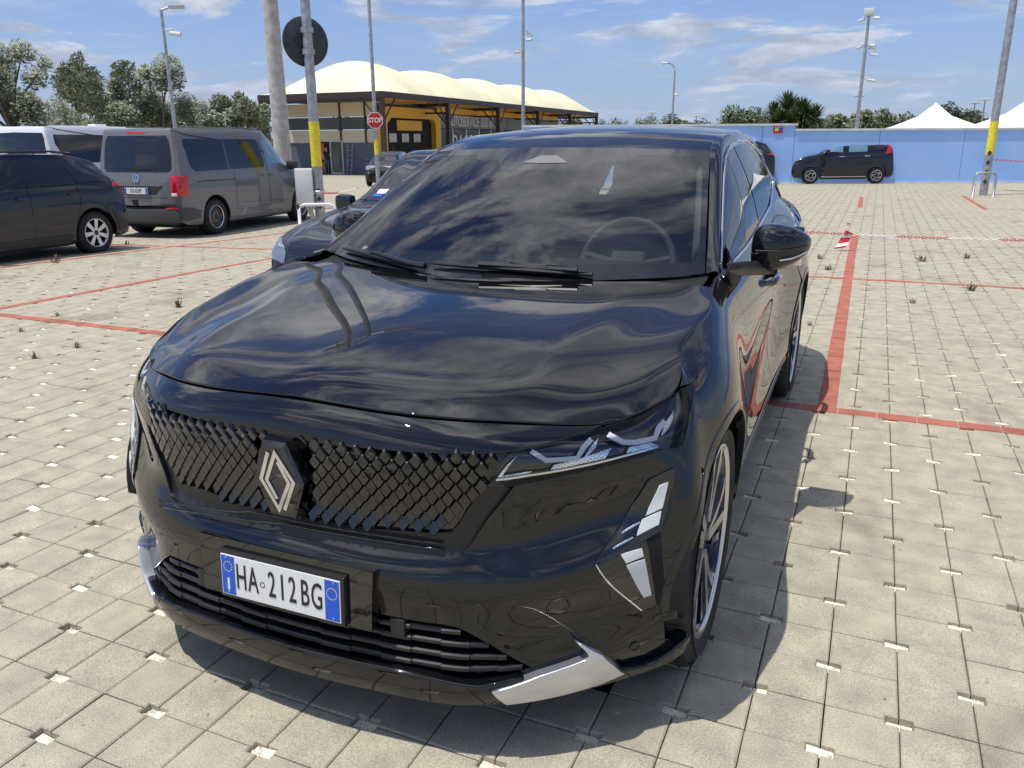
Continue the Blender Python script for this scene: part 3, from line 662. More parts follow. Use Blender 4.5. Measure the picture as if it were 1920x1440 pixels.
# lower bumper with the air intake opening
in_top = [(720,1154),(780,1165),(830,1172),(857,1177)]; in_diag = [(930,1215),(1001,1253)]; in_bot = [(976,1262),(897,1281),(822,1268),(740,1248),(680,1236)]
IT = S.px(in_top); ID = S.px(in_diag); IB = S.px(in_bot)
lb_loop = [(0, LW[-1][1]+.03)]+[(u, v+.035) for u, v in reversed(LW)]+side([(-.607,.30),(-.60,.262)])+[(5.4,7.75),(5,7.8),(4,7.85),(3,7.9),(2,7.9),(1,7.9),(0,7.9)]
intake = [(-.0, IT[0][1])]+IT+ID+IB+[(0, IB[-1][1])]
top_lower = [(0, LW[-1][1]+.03)]+[(u, v+.035) for u, v in reversed(LW)]+side([(-.607,.30),(-.60,.262)])+[(5.4,7.75),(4.6,7.8),(4,7.5),(3.2,7.25)]+[IB[0], ID[1], ID[0]]+IT[::-1]+[(0, IT[0][1])]
patch('lower_bumper', S, top_lower, M_BLK, CAR, 'join', off=-.003, h=.024, thick=.02, **KW)
patch('intake_backing', S, [(0, IT[0][1]-.1)]+[(u, v-.1) for u, v in IT]+[(ID[1][0]+.05, ID[1][1])]+[(u, v+.1) for u, v in IB]+[(0, IB[-1][1]+.1)], M_MATBLK, CAR, 'join', off=-.06, h=.05, thick=0, **KW)
def vspan(u, poly):
    vs = []; n = len(poly)
    for i in range(n):
        (a, b), (c, d) = poly[i], poly[(i+1) % n]
        if (a-u)*(c-u) <= 0 and abs(c-a) > 1e-9: vs.append(b+(d-b)*(u-a)/(c-a))
    return min(vs), max(vs)
umax = max(u for u, v in ID)
for k, fz in enumerate((.20, .42, .64, .86)):
    m = MB(); top = []; 
    us = np.linspace(0, umax-.03-.0*k, 26); prof = []
    for i, u in enumerate(us):
        v_c0, v_c1 = IT[0][1], IB[-1][1]; v = v_c0+(v_c1-v_c0)*fz + (.10*(u/umax)**2 if fz > .3 else 0)
        try: a, b = vspan(max(u, .01), intake)
        except Exception: break
        if v < a+.03 or v > b-.02: continue
        p = S.ev([u], [v])[0]; n = S.nrm([u], [v])[0]*(-1 if FLIP else 1); step = .004*((i//3) % 2)
        prof.append((Vector(p), Vector(n), step))
    st2 = []
    for q_ in range(len(prof)):
        if q_ and prof[q_][2] != prof[q_-1][2]: st2.append((prof[q_][0]+(prof[q_-1][0]-prof[q_][0])*.08, prof[q_][1], prof[q_-1][2]))
        st2.append(prof[q_])
    prof = st2
    pr = [(Vector((-p.x, p.y, p.z)), Vector((-n.x, n.y, n.z)), s_) for p, n, s_ in reversed(prof[1:])]+prof
    V = []; F = []
    for p, n, s_ in pr:
        f_ = p-n*(.010-s_); bk = p-n*.055
        V += [f_+Vector((0, 0, .007)), f_+Vector((0, -.004, .0035)), f_+Vector((0, -.004, -.0045)), f_+Vector((0, 0, -.008)), bk+Vector((0, 0, -.006)), bk+Vector((0, 0, .010))]
    for i in range(len(pr)-1):
        for q in range(6): F.append((i*6+q, (i+1)*6+q, (i+1)*6+(q+1) % 6, i*6+(q+1) % 6))
    m.add(V, F); m.build('intake_slat', M_SATBLK, CAR)
for sx_ in (-1, 1): m = MB(); m.bbox((sx_*.30-.020, -.915, .318), (sx_*.30+.020, -.88, .365), .004); m.build('sensor_bracket', M_SATBLK, CAR)
# splitter lip, deeper wedge under the silver blade
lipl = [(0, IB[-1][1]+.03)]+[(u, v+.03) for u, v in reversed(IB[1:])]+[(IB[0][0], IB[0][1]+.05)]
ulip = IB[0][0]
patch('splitter_lip', S, lipl+[(2.42, 7.35), (2.42, 7.95), (2, 8.0), (1, 8.0), (0, 8.0)], M_BLK, CAR, 'join', off=.018, h=.03, thick=.05, rnd=.006, **KW)
blade = [(923.3,1285.8),(1006.7,1260),(1060,1243),(1091.7,1231),(1100.8,1223),(1096,1215),(1088,1207),(1076,1197),(1121.7,1221.7),(1162,1249),(1116.7,1268),(1050,1286.7),(1000,1297),(951.7,1306.7)]
BL = S.px(blade)
patch('silver_blade', S, BL, M_SILVER, CAR, 'pair', off=.025, h=.02, thick=.035, rnd=.003, **KW)
wedge = S.px([(896,1284),(923,1288),(951,1309),(1050,1289),(1117,1270),(1163,1250),(1215,1238),(1288,1190)])
wl = wedge+[(5.7, 8.0), (5, 8.1), (4, 8.15), (3, 8.1), (2.6, 8.0)]
patch('splitter_wedge', S, wl, M_BLK, CAR, 'pair', off=.020, h=.03, thick=.05, rnd=.006, **KW)
# ---- corner lights
du = S.px([(1263,877),(1217,900),(1163,988),(1116,1056),(1138,1045),(1210,1009),(1236,994),(1250,943)])
for d0 in patch('corner_light', S, du, M_GLOSSBLK, CAR, 'pair', off=.006, h=.02, thick=.012, **KW): pass
dlo = S.px([(1116,1060),(1210,1013),(1214,1030),(1229,1133),(1202,1142)])
patch('corner_light_lower', S, dlo, M_GLOSSBLK, CAR, 'pair', off=.004, h=.02, thick=.012, **KW)
sl_ = S.px([(1213,1011),(1238,997),(1243,1060),(1249,1142),(1231,1133)])
patch('air_slot', S, sl_, M_MATBLK, CAR, 'pair', off=.0015, h=.03, thick=.0, **KW)
for lp in ([(1250,903),(1235,909),(1209,966),(1240,951)], [(1238,957),(1203,974),(1192,1004),(1233,982)], [(1163,1039),(1201,1027),(1204,1041),(1172,1054)], [(1173,1057.5),(1206,1046),(1219,1112),(1205,1117)]):
    patch('light_segment', S, S.px(lp), M_FROST, CAR, 'pair', off=.0085, h=.02, thick=.003, rnd=.001, **KW)
for a, b in (((1164,999),(1197.5,979)), ((1147.5,1028),(1185,1007))):
    patch('light_dash', S, S.px(stroke([a, b], 1.4)), M_SILVER, CAR, 'pair', off=.0085, h=.02, thick=.002, rnd=.0005, **KW)
for a, b in (((1116,1058),(1202,1143)),):
    patch('light_edge_trim', S, S.px(stroke([a, b], 1.1)), M_CHROME, CAR, 'pair', off=.006, h=.02, thick=.002, rnd=.0005, **KW)
u, v = S.cast(CAM, ray(1190, 1212)); p = S.p(u, v); n = Vector(S.nrm([u], [v])[0])*(-1 if FLIP else 1)
Ms = Matrix.Translation(p) @ n.to_track_quat('Z', 'Y').to_matrix().to_4x4(); m = MB(); m.lathe([(.014, -.004), (.014, .0025), (.0115, .0028), (.0108, .0008), (0, .0012)], 20, Ms)
m.build('parking_sensor', M_SATBLK, CAR, smooth=True, auto=40); m.mirror().build('parking_sensor', M_SATBLK, CAR, auto=40)
# ---- headlamps
lamp_top = [(913,914),(934,882),(957,850),(1017,836),(1066,821),(1130,801),(1146,796),(1213,767),(1252,746),(1279,729),(1300,714),(1312,704)]
lamp_rear = [(1307,723),(1301,747),(1295,773),(1287,815),(1281,837)]
LT = S.px(lamp_top); LR = S.px(lamp_rear); lamp = LT+LR+[(u, v-.01) for u, v in reversed(LB[:-1])]
lo_ = patch('headlamp', S, lamp, M_GLOSSBLK, CAR, 'pair', off=-.028, h=.02, thick=0, **KW)
inner = [[(932,903),(972,856),(943,898),(1000,888),(995,894)], [(1035,887),(1043,875),(1083,866),(1153,838),(1140,862),(1097,872)], [(1182,851),(1187,838),(1228,828),(1240,833),(1243,836)],
         [(1096,868),(1118,826),(1126,815),(1121,836)], [(1248,815),(1254,790),(1271,762),(1268,785),(1262,800)]]
for side_i, lobj in enumerate(lo_):
    def sub(nm, lp, mm, of, hh=.02, th=.004):
        d = patch_data(S, S.px(lp), off=of, h=hh, thick=th, rnd=.001, **KW); return emit(nm, [d if side_i == 0 else mir(d)], mm, lobj)
    for lp in inner: sub('reflector', lp, M_PRISM, -.018)
    sub('light_guide', stroke([(998,845),(1027,864.5),(1085,860),(1096,838),(1111,820)], 4.6), M_DRL, -.010)
    sub('light_guide', stroke([(1143,810),(1173,827.5),(1195,828),(1233,820),(1240,800),(1251,786)], 5.0), M_DRL, -.010)
    sub('bezel', stroke([(931,904),(1000,894),(1060,884),(1117,872),(1180,855),(1240,837)], 1.6), M_CHROME, -.012)
    d = patch_data(S, [(u, v) for u, v in lamp], off=-.001, h=.02, thick=.006, rnd=.002, **KW); emit('lens', [d if side_i == 0 else mir(d)], M_LENS, lobj)
# ---- fenders, doors, sills, quarters
fr_seam = [(.30,1.035),(.36,.99),(.43,.93),(.47,.86),(.50,.74),(.50,.60),(.485,.48),(.47,.36)]
a_top = arc(AX_F, .362, .402, -4, 128, 22)
fen = [(5.05, .02), (5.5, .02), (6, .02), (6.5, .02), (7, .02), (7.5, .02), (8, .02), (8.5, .02), (8.93, .02)]+side(fr_seam)+side([(.24,.36)])+side(a_top)[0:]+[S.cast(CAM, ray(1345, 852)), LR[-1]]+[(u+.02, v) for u, v in LR[::-1]]+[(LT[-1][0]+.02, LT[-1][1]-.05)]
patch('front_fender', S, fen, M_BLK, CAR, 'pair', h=.026, thick=.015, **KW)
g_ = .006
fdoor = [(9.02, .0), (9.5, .0), (10, .0), (10.5, 0), (10.88, .0)]+side([(1.515,1.03),(1.52,.9),(1.52,.7),(1.50,.5),(1.48,.365)])+side([(1.0,.365),(.49,.365)])+side([(y+g_, z) for y, z in fr_seam[::-1]])[1:]
patch('front_door', S, fdoor, M_BLK, CAR, 'pair', h=.03, thick=.015, **KW)
rdoor = [(10.90, 0), (11.3, 0), (11.6, 0), (12.0, 0), (12.2, .0)]+side([(2.24,1.0),(2.30,.9),(2.22,.80)])+side(arc(AX_R, .362, .43, 123, 178, 10))+side([(2.06,.365),(1.49,.365)])+side([(1.51,.5),(1.53,.7),(1.53,.9),(1.525,1.03)])
patch('rear_door', S, rdoor, M_BLK, CAR, 'pair', h=.03, thick=.015, **KW)
quarter = [(12.22, 0), (13, 0), (14, 0), (15, 0), (16, 0), (17, 0), (17, 8), (16, 8), (15, 8), (14.3, 7.9)]+side([(2.98,.30)])+side(arc(AX_R, .362, .402, -3, 118, 22))+side([(2.235,.80),(2.31,.9),(2.25,1.0)])
patch('rear_quarter', S, quarter, M_BLK, CAR, 'pair', h=.035, thick=.015, **KW)
sill = side([(.24,.355),(2.06,.355),(2.12,.31),(2.10,.262),(.20,.262),(.215,.31)])
patch('sill', S, sill, M_GLOSSBLK, CAR, 'pair', h=.04, thick=.03, **KW)
for ax, nm in ((AX_F, 'front'), (AX_R, 'rear')):   # wheel arch lips
    r0, r1 = .380, .401; lp = side(arc(ax, .362, r1, -5, 186, 30))+side(arc(ax, .362, r0, 186, -5, 30))
    patch('wheel_arch_lip', S, lp, M_BLK, CAR, 'pair', off=.003, h=.025, thick=.03, rnd=.004, **KW)
    for sg in (1, -1):
        m = MB(); V = []; F = []
        pts = arc(ax, .362, .392, -2, 182, 24)
        for y, z in pts: V += [(sg*.925, y, z), (sg*.62, y, z)]
        for i in range(len(pts)-1): F.append((2*i, 2*i+1, 2*i+3, 2*i+2))
        V += [(sg*.62, ax, .362)]; c_ = len(V)-1
        for i in range(len(pts)-1): F.append((2*i+1, c_, 2*i+3))
        m.add(V, F); m.build('arch_liner', M_MATBLK, CAR)
# door handles
for y0, z0 in ((1.33, .872), (2.12, .90)):
    for sg in (1, -1):
        p = S.p(*S.cast((3, y0, z0), (-1, 0, 0))); m = MB()
        m.tube([(sg*(p.x-.01), y0-.10, z0-.004), (sg*(p.x+.022), y0-.085, z0), (sg*(p.x+.034), y0-.03, z0+.004), (sg*(p.x+.034), y0+.05, z0+.006), (sg*(p.x+.02), y0+.095, z0+.006), (sg*(p.x-.012), y0+.105, z0+.006)], [.010, .016, .017, .017, .015, .010], 10)
        m.build('door_handle', M_GLOSSBLK, CAR, smooth=True)
# ---- greenhouse
IL = [(.752,.391,1.03),(.705,.64,1.175),(.65,.93,1.335),(.622,1.075,1.417),(.60,1.3,1.472),(.59,1.6,1.500),(.575,2.0,1.507),(.56,2.5,1.482),(.55,3.0,1.43),(.54,3.4,1.36),(.52,3.62,1.30)]
UL = [(.80,.372,1.03),(.75,.645,1.155),(.695,.95,1.31),(.667,1.13,1.392),(.648,1.35,1.438),(.638,1.65,1.458),(.622,2.05,1.460),(.605,2.5,1.430),(.59,2.95,1.375),(.575,3.35,1.29),(.56,3.6,1.22)]
LL = [(.813,.33,1.03),(.803,.64,1.042),(.80,.95,1.052),(.795,1.13,1.06),(.787,1.35,1.072),(.774,1.65,1.092),(.759,2.05,1.12),(.746,2.5,1.135),(.735,2.95,1.125),(.70,3.35,1.09),(.64,3.6,1.06)]
rail = []
for a, b in zip(IL, UL):
    a = Vector(a); b = Vector(b); o_ = Vector((1, 0, .9)).normalized(); rail.append([a, a.lerp(b, .35)+o_*.016, a.lerp(b, .7)+o_*.013, b])
SR = Surf(rail, c2=True); fr_ = bool(SR.nrm([5.], [1.5])[0][2] < 0)
patch('roof_rail', SR, [(0, 0), (10, 0), (10, 3), (0, 3)], M_BLK, CAR, 'pair', h=.025, thick=.006, flip=fr_)
sg_ = []
for a, b in zip(LL, UL):
    a = Vector(a); b = Vector(b); d = (b-a); o_ = Vector((d.z, 0, -d.x)).normalized() if d.z > .01 else Vector((0, 0, 1)); L_ = d.length
    sg_.append([a, a.lerp(b, .33)+o_*.035*L_, a.lerp(b, .67)+o_*.035*L_, b])
SG = Surf(sg_, c2=True); fg_ = bool(SG.nrm([5.], [1.5])[0][0] < 0)
wf = [(.35, .45), (1, .18), (2, .12), (3, .1), (4, .1), (4.66, .10), (4.45, 1.5), (4.30, 2.80), (4, 2.86), (3.4, 2.88), (3, 2.88), (2.4, 2.86), (2, 2.84), (1.5, 2.78), (1, 2.65), (.6, 2.3)]
wr = [(4.80, .10), (5, .10), (5.6, .12), (6.15, .16), (6.75, .55), (7.25, 1.0), (7.55, 2.2), (7.2, 2.70), (6.6, 2.80), (6, 2.84), (5, 2.86), (4.44, 2.84), (4.60, 1.5)]
patch('window_surround', SG, [(.05, .0), (2, 0), (4, 0), (6.2, 0), (7.3, .7), (8.3, 1.2), (8.6, 2.4), (7.6, 3), (6, 3), (4, 3), (2, 3), (.2, 3)], M_GLOSSBLK, CAR, 'pair', off=-.003, h=.04, thick=.0, flip=fg_, holes=[wf, wr])
patch('front_side_window', SG, wf, M_SIDEGLASS, CAR, 'pair', off=-.001, h=.04, thick=0, flip=fg_)
patch('rear_side_window', SG, wr, M_SIDEGLASS, CAR, 'pair', off=-.001, h=.04, thick=0, flip=fg_)
patch('rear_pillar', SG, [(6.2, 0), (7, 0), (8, 0), (9, 0), (10, 0), (10, 3), (9, 3), (8, 3), (7.62, 3), (8.62, 2.4), (8.32, 1.2), (7.32, .7)], M_BLK, CAR, 'pair', h=.04, thick=0, flip=fg_)
m = MB(); q = [SG.p(u, v)+Vector((.004, 0, 0)) for u, v in [(.06, .05), (1, .02), (2, .0), (3, .0), (4, .0), (5, .0), (6.2, .02), (6.8, .5), (7.3, .95)]]; m.tube(q, .0055, 6)
q2 = [SG.p(u, v)+Vector((.003, 0, .002)) for u, v in [(.25, 2.9), (1, 2.95), (2, 2.96), (3, 2.96), (4, 2.96), (5, 2.96), (6, 2.96), (7, 2.9), (7.7, 2.75)]]; m.tube(q2, .0045, 6)
m.build('window_trim', M_CHROME, CAR, smooth=True); m.mirror().build('window_trim', M_CHROME, CAR, smooth=True)
# windscreen: clear glass with a printed black band, base to top
WS = []
for xb, xt, yb, yt, zb, zt in ((0,0,.165,.952,1.0,1.434),(.26,.215,.19,.968,1.004,1.432),(.52,.43,.272,1.008,1.014,1.427),(.66,.545,.335,1.042,1.022,1.422),(.748,.619,.389,1.074,1.029,1.4165)):
    a = Vector((xb, yb, zb)); b = Vector((xt, yt, zt)); o_ = Vector((0, -.5, .85)); WS.append([a, a.lerp(b, .33)+o_*.020, a.lerp(b, .67)+o_*.020, b])
SW = Surf(WS, sym=True, c2=True); fw_ = bool(SW.nrm([1.], [1.5])[0][2] < 0)
clear = [(0,.30),(1,.28),(2,.26),(3,.24),(3.55,.24),(3.72,.40),(3.77,.7),(3.74,1.4),(3.70,2.2),(3.62,2.68),(3.4,2.80),(2.4,2.80),(1.62,2.80),(1.45,2.60),(1.0,2.60),(.8,2.32),(0,2.32)]
patch('windscreen', SW, clear, M_WSGLASS, CAR, 'join', off=.0, h=.04, thick=0, flip=fw_)
M_FRIT = mat('windscreen_black_band', (.010, .010, .012), .03, 0, .3)
patch('windscreen_band', SW, [(0,0),(1,0),(2,0),(3,0),(4,0),(4,1),(4,2),(4,3),(3,3),(2,3),(1,3),(0,3)]+clear[:0:-1][:0]+[], M_FRIT, CAR, 'join', off=-.0004, h=.04, thick=0, flip=fw_, holes=[[(u if u > 0 else -.2, v) for u, v in clear]])
patch('sensor_window', SW, [(0,2.74),(.16,2.74),(.46,2.52),(0,2.50)], mat('camera_pane', (.16, .155, .15), .1), CAR, 'join', off=.001, h=.03, thick=0, flip=fw_)
patch('toll_sticker', SW, [(-.01, 0)], M_DRL, CAR) if False else None
# roof
RF = []
for k, x in enumerate((0, .34, .68, 1.)):
    colm = []
    for i in range(3, 11):
        I = Vector(IL[i]); crown = (.016 if i == 3 else .030)*(1-x*x); colm.append((I.x*x, I.y-(.122*(1-x*x) if i == 3 else .05*(1-x*x) if i == 4 else 0), I.z+crown))
    RF.append(colm)
SRF = Surf(RF, sym=True, c2=True)
patch('roof', SRF, [(0, .012), (1, .012), (2, .012), (3, .012), (3, 7), (0, 7)], M_BLK, CAR, 'join', h=.035, thick=.01, rnd=.003, flip=bool(SRF.nrm([1.], [3.])[0][2] < 0))
# tail: rear screen and closing panel
tg = []
for x in (0, .35, .7, 1.): tg.append([(.52*x, 3.62, 1.30+.03*(1-x*x)), (.545*x, 3.66, 1.22), (.56*x, 3.69, 1.14), (.50*x+.10*x, 3.69-.06*x*x, 1.055)])
STG = Surf(tg, sym=True); patch('rear_screen', STG, [(0, 0), (3, 0), (3, 3), (0, 3)], M_GLOSSBLK, CAR, 'join', h=.06, thick=0, flip=bool(STG.nrm([1.], [1.])[0][1] < 0))
# cowl below the windscreen, wipers
m = MB(); V = []; F = []
xs_ = np.linspace(-.76, .76, 31)
for x in xs_:
    t = abs(x)/.76; V += [(x, .10+.10*t*t, .985+.012*t), (x, .19+.17*t*t, .990+.02*t*t), (x, .215+.19*t*t, 1.0+.02*t*t)]
for i in range(30):
    for q in (0, 1): F.append((i*3+q, (i+1)*3+q, (i+1)*3+q+1, i*3+q+1))
m.add(V, F); m.build('cowl', M_MATBLK, CAR, smooth=True)
def wiper(p0, p1, arm0, arm1):
    w = thing('wiper', '', ''); del w['label']; del w['category']; w.parent = CAR
    def P_(q, o=.0):
        hit = SW.tree().ray_cast(Vector(CAM), Vector(ray(*q)))[0]; sg = 1 if hit is not None else -1
        u, v = SW.cast(CAM, ray(*q)) if sg > 0 else SW.pxm(q); v = max(v, .05); pp = SW.p(u, v); nn_ = Vector(SW.nrm([u], [v])[0])*(-1 if fw_ else 1); r_ = pp+nn_*o
        return Vector((sg*r_.x, r_.y, r_.z))
    m1 = MB(); L_ = lambda t: (p0[0]+(p1[0]-p0[0])*t, p0[1]+(p1[1]-p0[1])*t); m1.tube([P_(L_(t), .014) for t in (0, .06, .2, .35, .5, .65, .8, .94, 1)], [.003, .007, .008, .009, .010, .009, .008, .007, .003], 6); m1.build('blade', M_SATBLK, w)
    m2 = MB(); L2 = lambda t: (arm0[0]+(arm1[0]-arm0[0])*t, arm0[1]+(arm1[1]-arm0[1])*t); m2.tube([P_(L2(t), .026) for t in (0, .25, .5, .75, 1)], [.007, .008, .010, .011, .012], 6); m2.box(P_(arm0, .014)-Vector((.018, .01, .008)), P_(arm0, .014)+Vector((.018, .01, .012))); m2.build('arm', M_SATBLK, w)
wiper((646, 470), (785, 506), (706, 483), (800, 512)); wiper((812, 499), (1185, 527), (967, 503), (1200, 532))
u, v = SW.cast(CAM, ray(683, 463))
def wspix(lp): return SW.px(lp)
st_ = patch_data(SW, [SW.pxm(q) for q in [(675,466),(684,459),(690,462),(681,468)]], off=-.003, h=.03, thick=0, flip=fw_); emit('sticker', [mir(st_)], M_DRL, CAR)
# ---- door mirrors
def mirror_sec(x, y0, y1, z0, z1, n=20, e=2.6):
    out = []
    for k in range(n):
        a = 2*math.pi*k/n; c, s_ = math.cos(a), math.sin(a)
        out.append((x, (y0+y1)/2+(y1-y0)/2*math.copysign(abs(c)**(2/e), c), (z0+z1)/2+(z1-z0)/2*math.copysign(abs(s_)**(2/e), s_)))
    return out
secs = [(.842, .80, .86, 1.03, 1.085), (.848, .745, .88, .995, 1.135), (.872, .715, .89, .985, 1.158), (.91, .705, .895, .985, 1.166), (.95, .715, .895, .993, 1.162), (.99, .738, .892, 1.01, 1.150), (1.02, .77, .888, 1.03, 1.135), (1.042, .81, .884, 1.055, 1.118), (1.050, .845, .878, 1.075, 1.103)]
for sg in (1, -1):
    w = thing('door_mirror', '', ''); del w['label']; del w['category']; w.parent = CAR
    V = []; F = []; n = 20
    for q in secs: V += mirror_sec(*q)
    for i in range(len(secs)-1):
        for k in range(n): F.append((i*n+k, (i+1)*n+k, (i+1)*n+(k+1) % n, i*n+(k+1) % n))
    F += [tuple(range(n)), tuple((len(secs)-1)*n+k for k in reversed(range(n)))]
    m = MB(); m.add(V, F)
    o = (m if sg > 0 else m.mirror()).build('mirror_shell', M_BLK, w, smooth=True); bm = bmesh.new(); bm.from_mesh(o.data); bmesh.ops.recalc_face_normals(bm, faces=bm.faces[:]); bm.to_mesh(o.data); bm.free()
    sb = o.modifiers.new('s', 'SUBSURF'); sb.levels = 1; sb.render_levels = 2
    m = MB(); m.box((.86, .893, 1.0), (1.02, .897, 1.145)); (m if sg > 0 else m.mirror()).build('mirror_glass', M_CHROME, w)
    m = MB(); m.tube([(.868, .712, 1.072), (.91, .700, 1.074), (.95, .709, 1.076), (.99, .732, 1.080), (1.02, .764, 1.084), (1.043, .805, 1.088)], .0022, 5); (m if sg > 0 else m.mirror()).build('mirror_seam', M_SEAL, w)
    m = MB(); m.tube([(.955, .712, 1.040), (.99, .732, 1.045), (1.02, .765, 1.055), (1.040, .80, 1.066)], .003, 6); (m if sg > 0 else m.mirror()).build('indicator', M_SILVER, w)
    m = MB(); m.tube([(.79, .50, 1.028), (.83, .60, 1.02), (.87, .72, 1.008), (.91, .79, 1.0), (.94, .80, .998)], [.022, .026, .027, .026, .02], 10); (m if sg > 0 else m.mirror()).build('mirror_arm', M_SATBLK, w, smooth=True)
# ---- wheels
def wheel(parent, x, y, sg, R, rim, wid, style, steer=0, rimcol=M_CUT, dark=M_RIMBLK, name='wheel'):
    w = bpy.data.objects.new(name, None); link(w, parent); w.location = (x, y, R-.004); w.rotation_euler = (0, 0, steer)
    # local: X outwards for sg = 1
    Mw = Matrix.Rotation(math.radians(90), 4, 'Y') if sg > 0 else Matrix.Rotation(math.radians(-90), 4, 'Y')   # lathe Z -> outwards
    h = wid; m = MB()
    prof = [(rim-.004, -h), (rim+.01, -h-.003), (R*.5+rim*.5, -h-.012), (R-.045, -h-.008), (R-.018, -h+.008), (R-.003, -h+.03)]
    for g in (-.55, -.18, .18, .55):
        gz = -wid/2+g*wid/2*.9; prof += [(R, gz-.006), (R-.008, gz-.004), (R-.008, gz+.004), (R, gz+.006)]
    prof += [(R-.003, -.03), (R-.018, -.008), (R-.045, .008), (R*.5+rim*.5, .013), (rim+.012, .006), (rim+.004, -.002), (rim-.004, -.012)]
    m.lathe(prof, 72, Mw); 
    for k in range(72):      # tread blocks on both shoulders
        a = 2*math.pi*(k+.5)/72
        for z0, z1 in ((-.036, -.006), (-h+.006, -h+.036)):
            q = []
            for da, zz in ((-.012, z0), (.012, z0), (.030, z1), (.006, z1)): q.append(Vector((math.cos(a+da)*(R-.0005-(.010 if zz in (-.006, -h+.006) else 0)), math.sin(a+da)*(R-.0005-(.010 if zz in (-.006, -h+.006) else 0)), zz)))
            m.prism(q, Vector((math.cos(a), math.sin(a), 0))*.0035, M=Mw)
    m.build('tyre', M_TYRE, w, auto=35)
    m = MB(); m.lathe([(rim-.004, -h+.01), (rim-.02, -h+.03), (rim-.045, -.09), (rim-.03, -.03), (rim-.012, -.008), (rim-.002, .002), (rim+.004, -.001)], 64, Mw); rr = m.build('rim', dark, w, smooth=True, auto=50)
    m = MB(); m.lathe([(rim-.013, -.006), (rim-.006, .004), (rim+.003, .004), (rim+.004, -.002)], 64, Mw); m.build('rim_edge', rimcol, rr, smooth=True)
    m = MB(); m.lathe([(rim*.80, -.075), (rim*.80, -.06), (.08, -.06), (.08, -.045), (.0, -.045)], 40, Mw); m.build('brake_disc', M_CHROME if style == 'blade' else M_MATBLK, rr)
    hub = [(.060, -.055), (.058, -.026), (.045, -.020), (.0, -.020)]
    m = MB(); m.lathe(hub, 24, Mw); m.build('hub', dark, rr, smooth=True, auto=40)
    def spoke(poly, z0, z1, mm, nm='spoke', k=0, n=5, dz=0):
        a = 2*math.pi*k/n+.31; Rm = Mw @ Matrix.Rotation(a, 4, 'Z')
        b = MB(); top = [Vector((x_, y_, z0+(z1-z0)*(x_/rim))) for x_, y_ in poly]; b.prism([Rm @ q for q in top], Rm.to_3x3() @ Vector((0, 0, -.022))); b.build(nm, mm, rr)
    if style == 'blade':
        for k in range(5):
            spoke([(.048, -.030), (rim-.008, -.050), (rim-.008, -.020), (.048, .0)], -.016, -.004, rimcol, k=k)
            spoke([(.05, .008), (rim*.55, .030), (rim-.008, .092), (rim-.008, .062), (rim*.55, .006), (.05, -.008)], -.018, -.006, rimcol, k=k)
            spoke([(rim*.42, -.052), (rim-.008, -.092), (rim-.008, -.118), (rim*.40, -.072)], -.020, -.008, dark, k=k)
            spoke([(rim*.62, .036), (rim-.008, .125), (rim-.008, .105), (rim*.62, .024)], -.016, -.005, rimcol, k=k)
    elif style == 'seven':
        for k in range(7): spoke([(.04, -.022), (rim-.006, -.034), (rim-.006, .034), (.04, .022)], -.012, -.006, rimcol, k=k, n=7)
    elif style == 'steel':
        m = MB(); m.lathe([(rim-.02, -.02), (rim*.82, -.045), (rim*.60, -.028), (rim*.42, -.012), (rim*.30, -.020), (0, -.020)], 48, Mw); m.build('steel_disc', dark, rr, smooth=True)
        for k in range(10):
            a = 2*math.pi*k/10; m = MB(); m.lathe([(.016, -.002), (0, -.001)], 10, Mw @ Matrix.Translation((math.cos(a)*rim*.72, math.sin(a)*rim*.72, -.032))); m.build('vent_hole', M_MATBLK, rr)
    elif style == 'ring':
        for k in range(5):
            lp = [(rim*.42, -.012), (rim*.55, -.062), (rim*.82, -.072), (rim*.93, -.028), (rim*.93, .028), (rim*.82, .072), (rim*.55, .062), (rim*.42, .012)]
            a = 2*math.pi*k/5+.31; Rm = Mw @ Matrix.Rotation(a, 4, 'Z'); m = MB(); m.tube([Rm @ Vector((p[0], p[1], -.006)) for p in lp+[lp[0]]], .011, 6); m.build('spoke', rimcol, rr)
            spoke([(.04, -.022), (rim*.5, -.03), (rim*.5, .03), (.04, .022)], -.016, -.014, dark, k=k, nm='web')
    return w
for ax in (AX_F, AX_R):
    for sg in (1, -1): wheel(CAR, sg*WXO, ax, sg, WR, .276, .235, 'blade', steer=0)
# ---- number plate
M_PLATE = mat('plate_white', (.72, .73, .72), .3, 0, .3); M_PBLUE = mat('plate_blue', (.0, .085, .55), .3, 0, .3); M_INK = mat('plate_ink', (.012, .012, .013), .4); M_STAR = mat('plate_star', (.62, .62, .50), .4); M_ORG = mat('plate_ring', (.62, .38, .30), .4)
pm = Matrix.Translation((0, -.962, .4105)) @ Matrix.Rotation(math.radians(90-3.4), 4, 'X')
m = MB(); hp = [(-.262, .088), (.262, .088), (.258, .03), (.255, -.066), (-.255, -.066), (-.258, .03)]
m.prism([pm @ Vector((x, y, -.040)) for x, y in hp], pm.to_3x3() @ Vector((0, 0, .030))); m.build('plate_bracket', M_GLOSSBLK, CAR)
m = MB(); m.bbox((-.190, -.065, -.012), (.190, .065, .004), .006, M=pm); fr0 = m.build('plate_frame', M_SATBLK, CAR, auto=40)
m = MB(); m.bbox((-.180, -.055, .000), (.180, .055, .0065), .0012, M=pm); pl = m.build('number_plate', M_PLATE, CAR)
for sg in (-1, 1): m = MB(); m.box((sg*.157-.0205, -.052, .0060), (sg*.157+.0205, .052, .0071), M=pm); m.build('plate_band', M_PBLUE, pl)
def T_(body, x, y, size, xs=1., mm=M_INK, sp=1., bold=0.): return textmesh(body, size, 'plate_text', mm, pl, pm @ Matrix.Translation((x, y, .0072)), .0008, xs, sp, bold)
